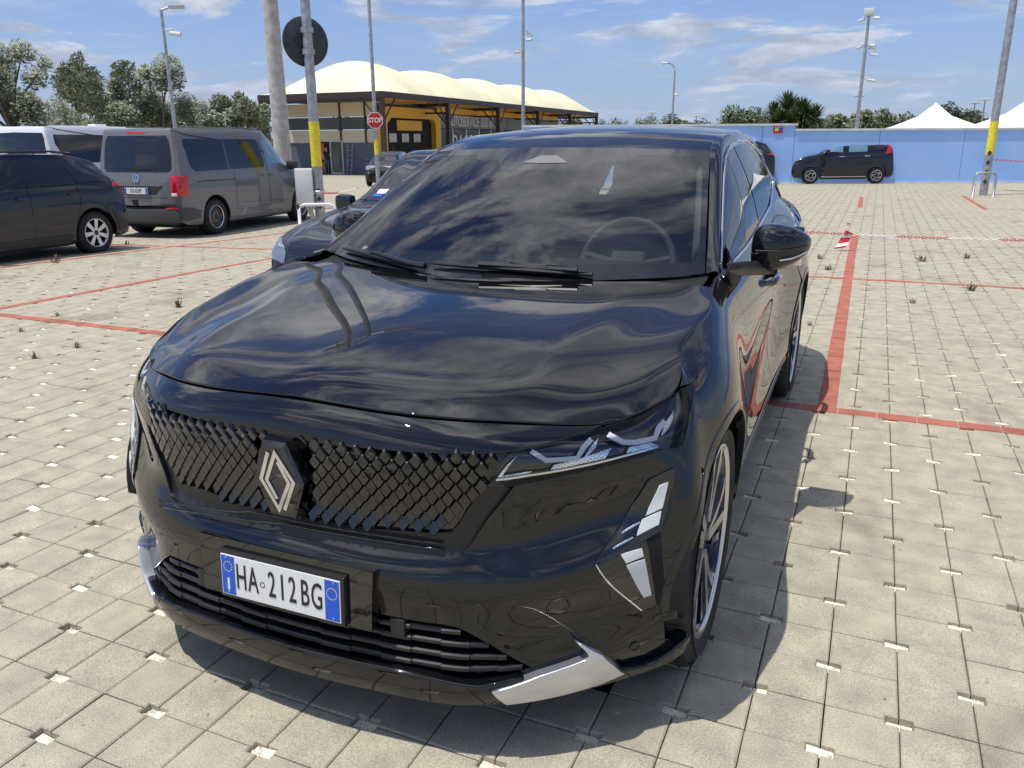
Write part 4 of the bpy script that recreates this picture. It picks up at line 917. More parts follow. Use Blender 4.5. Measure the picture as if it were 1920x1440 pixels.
for ch, x in (('H', -.116), ('A', -.079), ('2', -.021), ('1', .0105), ('2', .041), ('B', .078), ('G', .113)): T_(ch, x, -.001, .098, .50 if ch != '1' else .55, bold=.0)
m = MB(); m.lathe([(.0075, .0068), (.0075, .0074), (.006, .0074), (.006, .0068)], 20, pm @ Matrix.Translation((-.0505, -.004, 0))); m.build('plate_text', M_INK, pl)
m = MB(); m.box((-.161, -.040, .0071), (-.154, -.008, .0076), M=pm); m.build('plate_text', M_PLATE, pl)
m = MB()
for k in range(12): a = k*math.pi/6; m.lathe([(.0022, .0077), (0, .0078)], 5, pm @ Matrix.Translation((-.157+.0125*math.cos(a), .024+.0135*math.sin(a), 0)))
m.build('plate_text', M_STAR, pl)
m = MB(); m.lathe([(.0155, .0071), (.0155, .0076), (.0135, .0076), (.0135, .0071)], 28, pm @ Matrix.Translation((.157, .018, 0))); m.build('plate_text', M_ORG, pl)
m = MB()
for x, y in ((-.162, .047), (-.158, -.046), (.162, .047), (.160, -.046)): m.lathe([(.003, .007), (.0025, .0085), (0, .0088)], 8, pm @ Matrix.Translation((x, y, 0)))
m.build('plate_rivet', mat('rivet_blue', (.12, .38, .75), .3), pl)
# ---- underbody and cabin
m = MB(); m.box((-.60, -.80, .20), (.60, 3.55, .33)); m.box((-.86, .24, .22), (.86, 2.10, .33)); m.box((-.60, -.68, .33), (.60, .30, .80)); m.build('underbody', M_MATBLK, CAR)
M_INT = mat('cabin_dark', (.020, .021, .023), .7); M_INT2 = mat('cabin_grey', (.12, .125, .13), .7); M_SEAT = mat('seat_cloth', (.045, .047, .05), .8); M_HEAD = mat('pillar_trim', (.22, .23, .24), .8)
m = MB(); m.bbox((-.72, .34, .80), (.72, .80, 1.005), .05); m.bbox((-.70, .55, .70), (.70, .86, .985), .05); m.build('dashboard', M_INT, CAR, auto=40)
m = MB(); m.box((-.80, .33, .33), (.80, 3.5, .36)); m.box((-.80, .30, .33), (.80, .34, .95)); m.box((-.70, 3.0, .33), (.70, 3.05, 1.05))
for sg in (-1, 1): m.box((sg*.80-.015, .35, .33), (sg*.80+.015, 3.4, 1.0))
m.build('cabin_tub', M_INT, CAR)
for sg in (-1, 1):
    m = MB(); m.tube([Vector(IL[i])*1+Vector((-.035, .03, -.03)) for i in (0, 1, 2, 3)], .022, 8); (m if sg > 0 else m.mirror()).build('pillar_trim', M_HEAD, CAR, smooth=True)
    for y0, nm in ((1.35, 'front_seat'), (2.25, 'rear_seat')):
        m = MB(); R0 = Matrix.Translation((sg*.37, y0, .55)) @ Matrix.Rotation(math.radians(-14), 4, 'X')
        m.bbox((-.25, -.07, 0), (.25, .07, .62), .05, M=R0); m.bbox((-.14, -.05, .66), (.14, .05, .86), .045, M=R0); m.bbox((-.26, -.55, -.12), (.26, .05, .06), .05, M=Matrix.Translation((sg*.37, y0, .55))); m.build(nm, M_SEAT, CAR, auto=40)
m = MB(); tm = Matrix.Translation((.37, .78, .985)) @ Matrix.Rotation(math.radians(66), 4, 'X'); m.lathe([(.185+.014*math.cos(a), .014*math.sin(a)) for a in np.linspace(0, 6.283, 11)], 40, tm)
for a in (.2, 2.94, 4.71): m.tube([tm @ Vector((0, 0, -.02)), tm @ Vector((.18*math.cos(a), .18*math.sin(a), 0))], .014, 6)
m.bbox((-.07, -.06, -.03), (.07, .06, .01), .02, M=tm); m.build('steering_wheel', M_INT2, CAR, auto=40)
m = MB(); m.bbox((-.12, 1.02, 1.33), (.12, 1.05, 1.39), .012); m.tube([(0, 1.04, 1.38), (0, 1.0, 1.42)], .012, 6); m.build('rear_view_mirror', M_INT, CAR, auto=40)
m = MB(); m.box((-.58, 1.12, 1.385), (.58, 3.2, 1.395)); m.build('headliner', M_HEAD, CAR)
# ================================================================== the other vehicles
VS = .95                      # the surroundings keep the scale of the car in front
M_DGLASS = mat('dark_car_glass', (.010, .012, .014), .02, 0, .4)
M_GLASSB = mat('bluish_car_glass', (.13, .24, .34), .02, 0, .4)
M_RED = MATS['red_paver']; M_TAIL = mat('tail_lamp_red', (.50, .008, .012), .12, 0, .8); M_TAILW = mat('tail_lamp_clear', (.75, .72, .70), .12, 0, .8)
M_CLAD = mat('grey_bumper_plastic', (.022, .022, .024), .55)
M_LAMP = mat('headlamp_clear', (.26, .28, .31), .08, .5, 1)
M_LGTINT = mat('light_seat_cover', (.35, .36, .34), .7)
def vsurf(st, bowf=.10, bowr=.06):
    L = st[-1][0]; net = []
    for (y, zs, ws, zm, wm, zb, wb, zt, wt) in st:
        zl = zs+.38*(zm-zs); row = [(0, zt), (.55*wt, zt-.010*(zt > .7)), (.90*wt, zt-.3*min(.06, .5*(zt-zb))), (wt, zt-min(.07, .5*(zt-zb))), (wb, zb), (wm, zm), (wm-.004, zl), (ws, zs)]
        fy = max(0, 1-y/.9)**2; ry = max(0, 1-(L-y)/.7)**2
        net.append([(x, y+bowf*fy*(x/.85)**2-bowr*ry*(x/.85)**2, z) for x, z in row])
    return Surf(net, res=6)
class Veh:
    def __init__(v, name, label, cat, st, paintm, axf, axr, R, loc, rz, group=None, scale=VS, wid=.2, rim=.2, style='seven', rimcol=M_CUT, dark=M_RIMBLK, arch=.05, h=.09, bowf=.1, bowr=.06, track=None):
        v.root = thing(name, label, cat, loc, rz, group); v.root.scale = (scale,)*3; v.s = s = vsurf(st, bowf, bowr); v.st = st; v.paint = paintm
        n = np.cross; v.flip = bool(s.nrm([len(st)/2], [5.])[0][0] < 0); v.L = st[-1][0]; nu = len(st)-1
        zb = st[len(st)//2][1]; ra = R+arch
        def notch(ax):
            zlim = zb+.012; a0 = math.degrees(math.asin((zlim-R)/ra)); return v.side(arc(ax, R, ra, a0, 180-a0, 14))
        body = [(0, 0), (nu, 0), (nu, 7)]+notch(axr)+notch(axf)+[(0, 7)]
        v.body = patch('body', s, body, paintm, v.root, 'join', h=h, thick=.02, flip=v.flip)
        wx = track or (max(r[4] for r in st)-.025)
        for ax in (axf, axr):
            for sg in (1, -1):
                wheel(v.root, sg*wx, ax, sg, R, rim, wid, style, rimcol=rimcol, dark=dark)
            m = MB(); m.box((-wx+.02, ax-ra*.93, zb+.03), (-wx+wid+.06, ax+ra*.93, R+ra*.99)); m.mirror  # liner boxes below
            for sg in (1, -1):
                pts = arc(ax, R, ra*.985, -10, 190, 14); V = []; F = []
                for y, z in pts: V += [(sg*(wx+.0), y, z), (sg*(wx-wid-.08), y, z)]
                for i in range(len(pts)-1): F.append((2*i, 2*i+1, 2*i+3, 2*i+2))
                V.append((sg*(wx-wid-.08), ax, R)); c_ = len(V)-1
                for i in range(len(pts)-1): F.append((2*i+1, c_, 2*i+3))
                mm = MB(); mm.add(V, F); mm.build('arch_liner', M_MATBLK, v.root)
        m = MB(); xw = wx-wid-.06; m.box((-xw, .25, zb-.03), (xw, v.L-.25, zb+.10)); m.box((-wx*.96, axf+ra+.03, zb-.02), (wx*.96, axr-ra-.03, zb+.06)); m.build('underbody', M_MATBLK, v.root)
        wq = st[3][2]*.80; m = MB(); m.bbox((-wq, .10+bowf*.3, zb+.02), (wq, .32, .54), .03); m.build('front_valance', M_CLAD, v.root, auto=50); m = MB(); m.bbox((-wq*1.03, v.L-.30, zb+.04), (wq*1.03, v.L-.035, .58), .04); m.build('rear_valance', M_CLAD, v.root, auto=50)
    def side(v, pts): return [v.s.cast((4, y, z), (-1, 0, 0)) for y, z in pts]
    def rear(v, pts): return [v.s.cast((x, v.L+4, z), (0, -1, 0)) for x, z in pts]
    def front(v, pts): return [v.s.cast((x, -4, z), (0, 1, 0)) for x, z in pts]
    def top(v, pts): return [v.s.cast((x, y, 5), (0, 0, -1)) for x, y in pts]
    def p(v, name, loop, mm, both='pair', off=.004, h=.08, thick=.006, parent=None, **k): return patch(name, v.s, loop, mm, parent or v.root, both, off=off, h=h, thick=thick, flip=v.flip, rnd=.003, **k)
    def seam(v, pts, w=.004, view='side', mm=None, name='panel_gap', off=.0015, both='pair'): return v.p(name, getattr(v, view)(stroke(pts, w)), mm or M_SEAL, both, off=off, thick=0, h=.12)
    def plate(v, M, txt, w=.52, hh=.11):
        m = MB(); m.bbox((-w/2, -hh/2, 0), (w/2, hh/2, .012), .003, M=M); pl = m.build('number_plate', M_PLATE, v.root)
        for sg in (-1, 1): m = MB(); m.box((sg*(w/2-.025)-.02, -hh/2+.004, .010), (sg*(w/2-.025)+.02, hh/2-.004, .0135), M=M); m.build('plate_band', M_PBLUE, pl)
        if txt: textmesh(txt, hh*.86, 'plate_text', M_INK, pl, M @ Matrix.Translation((0, 0, .0125)), .001, .62, 1.0, .001)
        return pl
    def mirrors(v, x, y, z, s=1., mm=None):
        for sg in (1, -1):
            m = MB(); m.bbox((x, y-.07*s, z-.07*s), (x+.20*s, y+.07*s, z+.09*s), .055*s); m.tube([(x-.04, y+.01, z-.03), (x+.03, y+.01, z-.03)], .025, 6); (m if sg > 0 else m.mirror()).build('door_mirror', mm or v.paint, v.root, smooth=True, auto=50)
    def handle(v, y, z, mm=None):
        for sg in (1, -1):
            q = v.s.p(*v.side([(y, z)])[0]); m = MB(); m.bbox((q.x-.01, y-.09, z-.014), (q.x+.03, y+.09, z+.016), .01); (m if sg > 0 else m.mirror()).build('door_handle', mm or v.paint, v.root, auto=50)
# ---- grey van
M_VGREY = paint('van_grey_paint', (.155, .158, .165), rough=.4)
VAN = [(0,.50,.55,.52,.6,.54,.58,.56,.5),(.04,.25,.75,.5,.85,.75,.8,.80,.66),(.30,.22,.88,.55,.94,.92,.90,.99,.74),(.90,.22,.9,.6,.95,1.05,.92,1.13,.76),(1.10,.22,.9,.6,.95,1.07,.92,1.26,.75),(1.80,.22,.9,.62,.95,1.14,.93,1.88,.72),(2.15,.22,.9,.62,.95,1.15,.935,1.95,.755),(3.0,.22,.9,.62,.95,1.15,.935,1.97,.77),(4.3,.22,.9,.62,.95,1.15,.935,1.97,.77),(4.66,.24,.9,.62,.95,1.15,.93,1.955,.765),(4.75,.25,.9,.62,.94,1.15,.925,1.90,.77),(4.82,.27,.89,.62,.935,1.14,.92,1.50,.85),(4.885,.30,.87,.60,.92,1.0,.91,1.12,.86),(4.905,.34,.86,.58,.9,.80,.9,.90,.84),(4.915,.46,.8,.52,.82,.56,.8,.6,.7)]
pR = ghit(410, 439); pL = ghit(277, 436); ax_w = (pR+pL)/2; dirx = pL-pR; th = math.pi+.10
def place(axw, th, axr_local, sc=VS):    # put the rear axle centre at axw
    return (axw[0]-sc*(0*math.cos(th)-axr_local*math.sin(th)), axw[1]-sc*(0*math.sin(th)+axr_local*math.cos(th)))
lx = Vector((math.cos(th), math.sin(th), 0)); cR = Vector(pR)+lx*(.92*VS)         # right rear wheel is at local -x
loc = place(cR, th, 3.93)
van = Veh('grey_van', 'dark grey passenger van parked with its tail and right side towards the camera', 'van', VAN, M_VGREY, .93, 3.93, .345, (*loc, zg(cR.x, cR.y)), th, wid=.215, rim=.215, style='steel', arch=.07, group=None)
wv = [(2.98,1.20),(4.42,1.20),(4.53,1.30),(4.53,1.72),(4.48,1.78),(2.96,1.78),(2.90,1.72),(2.90,1.26)]
van.p('side_window', van.side([(3.42,1.21),(4.40,1.20),(4.50,1.28),(4.54,1.70),(4.50,1.77),(3.40,1.77)]), M_DGLASS); van.p('side_window', van.side([(2.25,1.22),(3.38,1.21),(3.36,1.77),(2.30,1.77),(2.22,1.70),(2.20,1.30)]), M_DGLASS)
van.p('front_window', van.side([(1.28,1.20),(2.08,1.20),(2.10,1.74),(1.93,1.76),(1.72,1.70),(1.36,1.36)]), M_GLASSB)
van.p('rear_window', van.rear([(-.72,1.20),(.72,1.20),(.66,1.80),(.60,1.84),(-.60,1.84),(-.66,1.80)]) if False else van.rear([(0,1.20),(.70,1.20),(.745,1.26),(.70,1.74),(.64,1.83),(0,1.83)]), M_DGLASS, 'join')
for sg in (1, -1):
    m = MB(); V = []; F = []; pr_ = [(.735, 4.885), (.80, 4.892), (.87, 4.868), (.915, 4.82), (.942, 4.74), (.948, 4.66)]
    for z0 in (.765, .80, 1.10, 1.135):
        k_ = .012 if z0 in (.765, 1.135) else 0
        for x_, y_ in pr_: V.append((x_+.006-k_, y_+.012-k_-(.045*(z0-.765)), z0))
    n_ = len(pr_)
    for i_ in range(3):
        for j_ in range(n_-1): F.append((i_*n_+j_, (i_+1)*n_+j_, (i_+1)*n_+j_+1, i_*n_+j_+1))
    m.add(V, F); (m if sg > 0 else m.mirror()).build('tail_lamp', M_TAIL, van.root, smooth=True, auto=50)
    m = MB(); m.bbox((.745, 4.885, .775), (.86, 4.908, .83), .008); (m if sg > 0 else m.mirror()).build('reversing_lamp', M_TAILW, van.root, auto=50)
    m = MB(); m.bbox((.62, 4.90, .545), (.86, 4.935, .575), .008); (m if sg > 0 else m.mirror()).build('bumper_reflector', M_TAIL, van.root, auto=50)
van.p('rear_bumper', van.rear([(0,.36),(.84,.40)])+van.side([(4.62,.36),(4.45,.36),(4.42,.50),(4.60,.55)])+van.rear([(.86,.54),(.84,.55),(0,.55)]), mat('van_bumper', (.055, .056, .060), .5), 'join', off=.025, thick=.03)
m = MB(); m.bbox((-.87, 4.62, .30), (.87, 4.93, .555), .05); m.build('bumper_beam', mat('van_bumper', (.055, .056, .060), .5), van.root, auto=50)
van.p('brake_light', van.rear([(0,1.865),(.20,1.865),(.20,1.895),(0,1.895)]), M_TAIL, 'join', off=.004)
van.p('plate_recess', van.rear([(0,.80),(.40,.80),(.56,.95),(0,.95)]), M_CLAD, 'join', off=.003)
van.seam([(-.0,.745),(.66,.745)], view='rear', both='join'); van.seam([(.70,.56),(.70,.72)], view='rear'); van.seam([(2.13,.40),(2.13,1.14),(2.15,1.80)]); van.seam([(3.28,.40),(3.28,1.15)]); van.seam([(1.22,.42),(1.20,1.15)]); van.seam([(3.28,1.02),(4.40,1.02)], w=.008); van.seam([(3.45,.56),(1.3,.50)], w=.003)
van.handle(2.00, 1.06); van.handle(2.28, 1.06); van.mirrors(.90, 1.32, 1.22, 1.2, M_CLAD)
Mr = lambda x, y, z, tilt=0: Matrix.Translation((x, y, z)) @ Matrix.Rotation(math.pi, 4, 'Z') @ Matrix.Rotation(math.radians(90+tilt), 4, 'X')
van.plate(Mr(.0, 4.925, .865, 0), 'GN 656FF', .52, .115)
Me = Mr(.0, 4.885, 1.085, -8); m = MB(); m.lathe([(.075, 0), (.075, .014), (.062, .014), (.062, 0)], 28, Me); em = m.build('emblem', M_CHROME, van.root, smooth=True, auto=40)
strokes('emblem_letter', [[(-.018,.058),(0,.012),(.018,.058)]], .006, .004, .012, M_CHROME, em, Me); strokes('emblem_letter', [[(-.052,.030),(-.026,-.048),(0,.006),(.026,-.048),(.052,.030)]], .006, .004, .012, M_CHROME, em, Me)
m = MB(); m.tube([(.0, 4.87, 1.20), (-.10, 4.86, 1.235), (-.42, 4.86, 1.25)], .012, 6); m.tube([(-.45, 4.865, 1.245), (.30, 4.865, 1.265)], .008, 6); m.build('rear_wiper', M_MATBLK, van.root)
van.p('handle_recess', van.rear([(-.13,.62),(.13,.62),(.15,.70),(-.15,.70)]), M_MATBLK, 'one', off=.003)
m = MB(); m.bbox((-.62, 1.9, 1.98), (-.58, 4.3, 2.0), .008); m.build('roof_bar', M_VGREY, van.root); m.mirror().build('roof_bar', M_VGREY, van.root)
# ---- white van
M_VWHITE = paint('van_white_paint', (.74, .76, .78), rough=.4)
VAN2 = [tuple(r) for r in VAN]
cW = Vector(atdepth(113, 300, 16.0)); cW.z = 0; c2 = cW+lx*.90*VS
loc = place(Vector((cW.x, cW.y, 0))+lx*(.93*VS), th-.06, 4.88)
wvan = Veh('white_van', 'white panel-windowed van partly hidden behind the grey van and the dark hatchback', 'van', VAN2, M_VWHITE, .93, 3.93, .345, (*loc, zg(cW.x, cW.y)), th-.06, scale=1.0, wid=.215, rim=.215, style='steel', arch=.07)
wvan.p('side_window', wvan.side([(3.3,1.25),(4.15,1.25),(4.45,1.36),(4.60,1.62),(4.58,1.79),(3.3,1.79)]), M_DGLASS); wvan.p('side_window', wvan.side([(2.25,1.25),(3.25,1.25),(3.25,1.79),(2.25,1.79)]), M_DGLASS); wvan.p('front_window', wvan.side([(1.28,1.20),(2.08,1.20),(2.10,1.74),(1.93,1.76),(1.72,1.70),(1.36,1.36)]), M_GLASSB)
wvan.p('rear_window', wvan.rear([(0,1.28),(.74,1.28),(.78,1.34),(.735,1.74),(.70,1.82),(0,1.84)]), M_DGLASS, 'join')
wvan.p('tail_lamp', wvan.rear([(.80,.75),(.90,.75),(.87,1.24),(.80,1.24)]), M_TAIL, off=.010, thick=.02); wvan.seam([(3.25,1.06),(4.45,1.06)], w=.008); wvan.seam([(.795,.5),(.795,1.26)], view='rear')
m = MB(); m.tube([(-.10, 4.89, 1.28), (-.22, 4.86, 1.45)], .010, 6); m.build('rear_wiper', M_MATBLK, wvan.root)
m = MB(); m.bbox((-.12, 2.6, 1.96), (.12, 2.9, 2.03), .02); m.build('roof_vent', M_VWHITE, wvan.root)
# ---- dark crossover at the left edge
M_DNAVY = paint('dark_blue_black_paint', (.010, .013, .020), rough=.35)
HB = [(0,.48,.5,.52,.55,.56,.52,.60,.42),(.05,.28,.68,.5,.76,.66,.72,.70,.55),(.35,.22,.82,.52,.86,.80,.80,.86,.62),(.95,.20,.84,.56,.88,.90,.83,.97,.68),(1.25,.20,.84,.56,.88,.94,.84,1.05,.68),(1.95,.20,.84,.58,.88,.98,.85,1.47,.60),(2.4,.20,.84,.58,.88,1.0,.85,1.515,.61),(3.2,.20,.84,.58,.88,1.03,.85,1.50,.60),(3.7,.22,.84,.60,.89,1.05,.84,1.41,.58),(3.90,.24,.84,.60,.88,1.05,.82,1.24,.62),(4.03,.27,.83,.60,.86,.98,.80,1.06,.66),(4.10,.30,.80,.60,.82,.86,.79,.93,.68),(4.13,.40,.74,.52,.76,.60,.74,.66,.60)]
pw = ghit(187, 473)
th2 = .03; lx2 = Vector((math.cos(th2), math.sin(th2), 0)); cS = Vector(pw)-lx2*(.86*VS); loc = place(cS, th2, 3.37)
suv = Veh('dark_hatchback', 'dark navy crossover hatchback with silver seven-spoke wheels cut by the left frame edge', 'car', HB, M_DNAVY, .80, 3.37, .325, (*loc, zg(cS.x, cS.y)), th2, wid=.2, rim=.215, style='seven', rimcol=M_SILVER, arch=.055)
suv.p('side_window', suv.side([(2.36,1.055),(3.12,1.075),(3.02,1.40),(2.36,1.42)]), M_DGLASS); suv.p('quarter_window', suv.side([(3.17,1.08),(3.55,1.10),(3.10,1.38)]), M_DGLASS); suv.p('front_window', suv.side([(1.35,1.03),(2.28,1.05),(2.28,1.42),(2.05,1.41),(1.50,1.12)]), M_DGLASS)
suv.p('rear_window', suv.rear([(0,1.08),(.60,1.08),(.54,1.36),(0,1.38)]), M_DGLASS, 'join')
suv.p('tail_lamp', suv.rear([(.55,.86),(.78,.88)])+suv.side([(3.78,.98),(3.86,1.06)])+suv.rear([(.70,1.0),(.58,.98)]), M_TAIL, off=.012, thick=.02)
suv.p('cladding', suv.side([(3.80,.33),(4.0,.34),(4.02,.46),(3.84,.52),(3.80,.62),(3.70,.66),(3.76,.5)]), M_CLAD, off=.008); suv.p('sill_cladding', suv.side([(1.30,.22),(2.92,.23),(2.92,.34),(1.30,.33)]), M_CLAD, off=.010)
suv.seam([(2.33,.36),(2.33,1.04)]); suv.seam([(3.02,.50),(3.16,.80),(3.16,1.05)]); suv.seam([(1.28,.36),(1.25,.95)]); suv.handle(2.20, .90); suv.handle(3.06, .93)
m = MB(); m.tube([(.56, 1.75, 1.49), (.57, 1.95, 1.53), (.57, 3.0, 1.535), (.56, 3.35, 1.50)], .018, 6); m.build('roof_rail', M_SATBLK, suv.root, smooth=True); m.mirror().build('roof_rail', M_SATBLK, suv.root, smooth=True)
suv.mirrors(.82, 1.42, 1.05); suv.plate(Mr(0, 4.15, .72), '', .52, .11)
# ---- dark hatchback in the next bay, nose towards the camera
M_DBLUE = paint('dark_slate_paint', (.012, .016, .024), rough=.35)
HB3 = [(0,.46,.5,.50,.56,.54,.54,.58,.46),(.03,.28,.70,.48,.76,.62,.74,.66,.58),(.14,.22,.80,.50,.84,.74,.80,.80,.66),(.45,.20,.86,.54,.89,.84,.85,.90,.70),(.95,.20,.87,.56,.90,.92,.86,.99,.72),(1.20,.20,.87,.56,.90,.95,.86,1.03,.72),(1.45,.20,.87,.57,.90,.97,.86,1.14,.68),(2.05,.20,.87,.58,.90,1.0,.86,1.47,.60),(2.5,.20,.87,.58,.90,1.02,.86,1.53,.61),(3.2,.20,.87,.58,.90,1.04,.86,1.52,.60),(3.8,.22,.87,.60,.90,1.05,.84,1.38,.58),(4.1,.27,.85,.60,.88,.98,.80,1.06,.66),(4.20,.40,.76,.52,.8,.60,.74,.66,.60)]
cor = onX(503, 472, -3.05); loc3 = (-2.25, cor[1]-.22*VS)
hat = Veh('slate_hatchback', 'dark slate hatchback with honeycomb grille parked close behind the black SUV', 'car', HB3, M_DBLUE, .85, 3.45, .34, (*loc3, 0), .015, scale=.92, wid=.2, rim=.22, style='seven', rimcol=M_SILVER, arch=.055, h=.06, bowf=.16)
hat.p('windscreen', hat.top([(0,1.30),(.70,1.38),(.60,1.98),(.30,2.02),(0,2.03)]), M_DGLASS, 'join', off=.006)
hat.p('front_window', hat.side([(1.55,1.08),(2.28,1.08),(2.28,1.42),(2.10,1.42)]), M_DGLASS); hat.p('rear_side_window', hat.side([(2.35,1.08),(3.4,1.10),(3.1,1.42),(2.35,1.42)]), M_DGLASS)
hat.p('grille', hat.front([(0,.34),(.50,.36),(.58,.52),(.52,.635),(0,.645)]), M_MATBLK, 'join', off=.004)
hat.p('grille_frame', hat.front(stroke([(0,.65),(.54,.64),(.61,.52),(.52,.345),(0,.325)], .012)), M_SATBLK, 'join', off=.018, thick=.02)
m = MB()
for r_ in range(7):
    for c_ in range(-9, 10):
        x_, z_ = c_*.062+(r_ % 2)*.031, .36+r_*.045
        if abs(x_) > .53: continue
        q = hat.s.p(*hat.front([(abs(x_), z_)])[0]); m.lathe([(.036, 0), (.036, .012), (.029, .012), (.029, 0)], 6, Matrix.Translation((x_, q.y-.004, z_)) @ Matrix.Rotation(math.radians(90), 4, 'X'))
m.build('honeycomb', M_SATBLK, hat.root)['kind'] = 'stuff'
hat.p('headlamp', hat.front([(.60,.63),(.76,.66)])+hat.side([(.30,.74),(.42,.81)])+hat.front([(.66,.76),(.60,.70)]), M_LAMP, off=.008, thick=.02)
hat.p('fog_surround', hat.front([(.62,.30),(.78,.34),(.78,.50),(.68,.50)]), M_SATBLK, off=.008)
hat.seam([(0,.665),(.62,.70),(.70,.74)], view='front', both='join', w=.005); hat.seam([(.66,.45),(.72,.95),(.74,1.3)], view='top', w=.004)
hat.mirrors(.84, 1.55, 1.02, .95); 
for lp, mm in (([(-.50,1.43),(-.40,1.43),(-.40,1.50),(-.50,1.50)], M_DRL), ([(-.52,1.38),(-.42,1.38),(-.42,1.42),(-.52,1.42)], M_PBLUE)):
    d = patch_data(hat.s, hat.top([(-x, y) for x, y in lp]), off=.010, h=.05, thick=0, flip=hat.flip); emit('sticker', [mir(d)], mm, hat.root)
for sg in (-1, 1): m = MB(); m.tube([(sg*.05-.1, 1.30, 1.095), (sg*.3+.25, 1.36, 1.10)], .01, 6); m.build('wiper', M_SATBLK, hat.root)
hat.plate(Matrix.Translation((0, -.02, .52)) @ Matrix.Rotation(math.radians(90), 4, 'X'), '', .36, .11)
# ---- small city cars
M_PANDA = paint('black_city_car_paint', (.011, .012, .014), rough=.35)
PA = [(0,.46,.46,.50,.5,.54,.48,.58,.40),(.04,.26,.64,.48,.70,.68,.66,.72,.52),(.30,.20,.76,.50,.79,.84,.74,.90,.60),(.70,.19,.78,.54,.81,.93,.77,1.0,.64),(.92,.19,.78,.54,.81,.96,.78,1.06,.64),(1.45,.19,.78,.56,.81,.98,.78,1.44,.58),(1.9,.19,.78,.56,.81,1.0,.78,1.535,.60),(2.6,.19,.78,.56,.81,1.02,.78,1.55,.60),(3.3,.21,.78,.58,.81,1.04,.78,1.53,.60),(3.48,.23,.78,.58,.81,1.05,.76,1.47,.60),(3.56,.26,.77,.56,.80,1.0,.75,1.20,.66),(3.62,.30,.75,.54,.78,.70,.74,.80,.68),(3.66,.40,.68,.5,.7,.56,.68,.60,.56)]
def panda(label, loc, th, sc, grp):
    c = Veh('city_car', label, 'car', PA, M_PANDA, .72, 3.02, .295, loc, th, grp, scale=sc, wid=.18, rim=.185, style='ring', arch=.05, h=.1)
    c.p('front_window', c.side([(1.10,1.05),(1.78,1.07),(1.80,1.43),(1.55,1.41),(1.33,1.25)]), M_GLASSB); c.p('rear_side_window', c.side([(1.98,1.08),(2.62,1.10),(2.64,1.44),(2.02,1.45)]), M_GLASSB); c.p('quarter_window', c.side([(2.86,1.14),(3.22,1.16),(3.22,1.42),(2.90,1.43)]), M_DGLASS)
    c.p('windscreen', c.top([(0,.90),(.58,.96),(.52,1.40),(0,1.43)]), M_DGLASS, 'join'); c.p('rear_window', c.rear([(0,1.12),(.58,1.12),(.54,1.42),(0,1.43)]), M_DGLASS, 'join')
    c.p('tail_lamp', c.side([(3.26,1.03),(3.46,1.04),(3.46,1.44),(3.28,1.44),(3.33,1.24)]), M_TAIL, off=.012, thick=.02)
    c.p('headlamp', c.side([(.14,.74),(.40,.84),(.44,.92),(.30,.90),(.16,.80)]), M_LAMP, off=.010, thick=.02); c.p('driving_lamp', c.front([(.50,.56),(.60,.56),(.62,.62),(.52,.64)]), M_LAMP, off=.008)
    c.p('grille', c.front([(0,.32),(.5,.33),(.52,.46),(0,.47)]), M_MATBLK, 'join', off=.006); c.p('side_strip', c.side([(1.05,.50),(2.60,.50),(2.60,.56),(1.05,.56)]), M_CLAD, off=.010)
    c.p('sill_strip', c.side([(1.1,.235),(2.64,.245),(2.64,.262),(1.1,.252)]), M_SILVER, off=.012); c.p('rear_bumper', c.side([(3.30,.28),(3.56,.32),(3.58,.52),(3.42,.56)]), M_CLAD, off=.01)
    c.seam([(1.89,.30),(1.89,1.05)]); c.seam([(2.72,.55),(2.78,1.05)]); c.seam([(1.02,.30),(.98,.95)]); c.handle(1.74, .93, M_CHROME); c.handle(2.62, .95, M_CHROME); c.mirrors(.76, 1.22, 1.08)
    m = MB(); m.tube([(0, 3.15, 1.54), (0, 3.36, 1.80)], .008, 5); m.build('aerial', M_SATBLK, c.root)
    return c
wdir = math.atan2(2.94, 7.28)
a = np.array(ghit(1513, 345.5)); b = np.array(ghit(1641, 344.5)); axR = b; th4 = -math.pi/2+wdir   # forward = away from image right
cp_ = Vector(axR)+Vector((math.sin(wdir)*-.0-.29, .72, 0)); loc = place(cp_, th4, 3.02, 1.0)
panda('small black city car side-on against the blue wall', (*loc, 0), th4, 1.0, 'black city cars')
pc = Vector(ghit(735, 348)); pc2 = Vector(atdepth(735, 340, 35.5)); 
panda('small dark city car facing the camera in front of the garage', (pc2.x-.2, pc2.y-.6, zg(pc2.x, pc2.y)), math.radians(-52+90-18), .95, 'black city cars')
M_TWO = paint('black_crossover_paint', (.012, .014, .016), rough=.35)
wl_c = Vector(onZ(1462, 346)); loc = (wl_c.x-.35, wl_c.y+.9)
loc = place(Vector((wl_c.x-1.15, wl_c.y+.35, 0)), th4, 3.37, 1.0)
cr_ = Veh('two_tone_crossover', 'black crossover with white roof and red tail lamps showing behind the black SUV roof', 'car', HB, M_TWO, .80, 3.37, .325, (*loc, 0), th4, scale=1.0, wid=.2, rim=.215, style='seven', rimcol=M_SILVER, arch=.055)
cr_.p('rear_window', cr_.rear([(0,1.08),(.60,1.08),(.54,1.36),(0,1.38)]), M_DGLASS, 'join'); cr_.p('tail_lamp', cr_.rear([(.50,.90),(.78,.90)])+cr_.side([(3.78,.98),(3.86,1.06)])+cr_.rear([(.70,1.02),(.52,1.0)]), M_TAIL, off=.012, thick=.02)
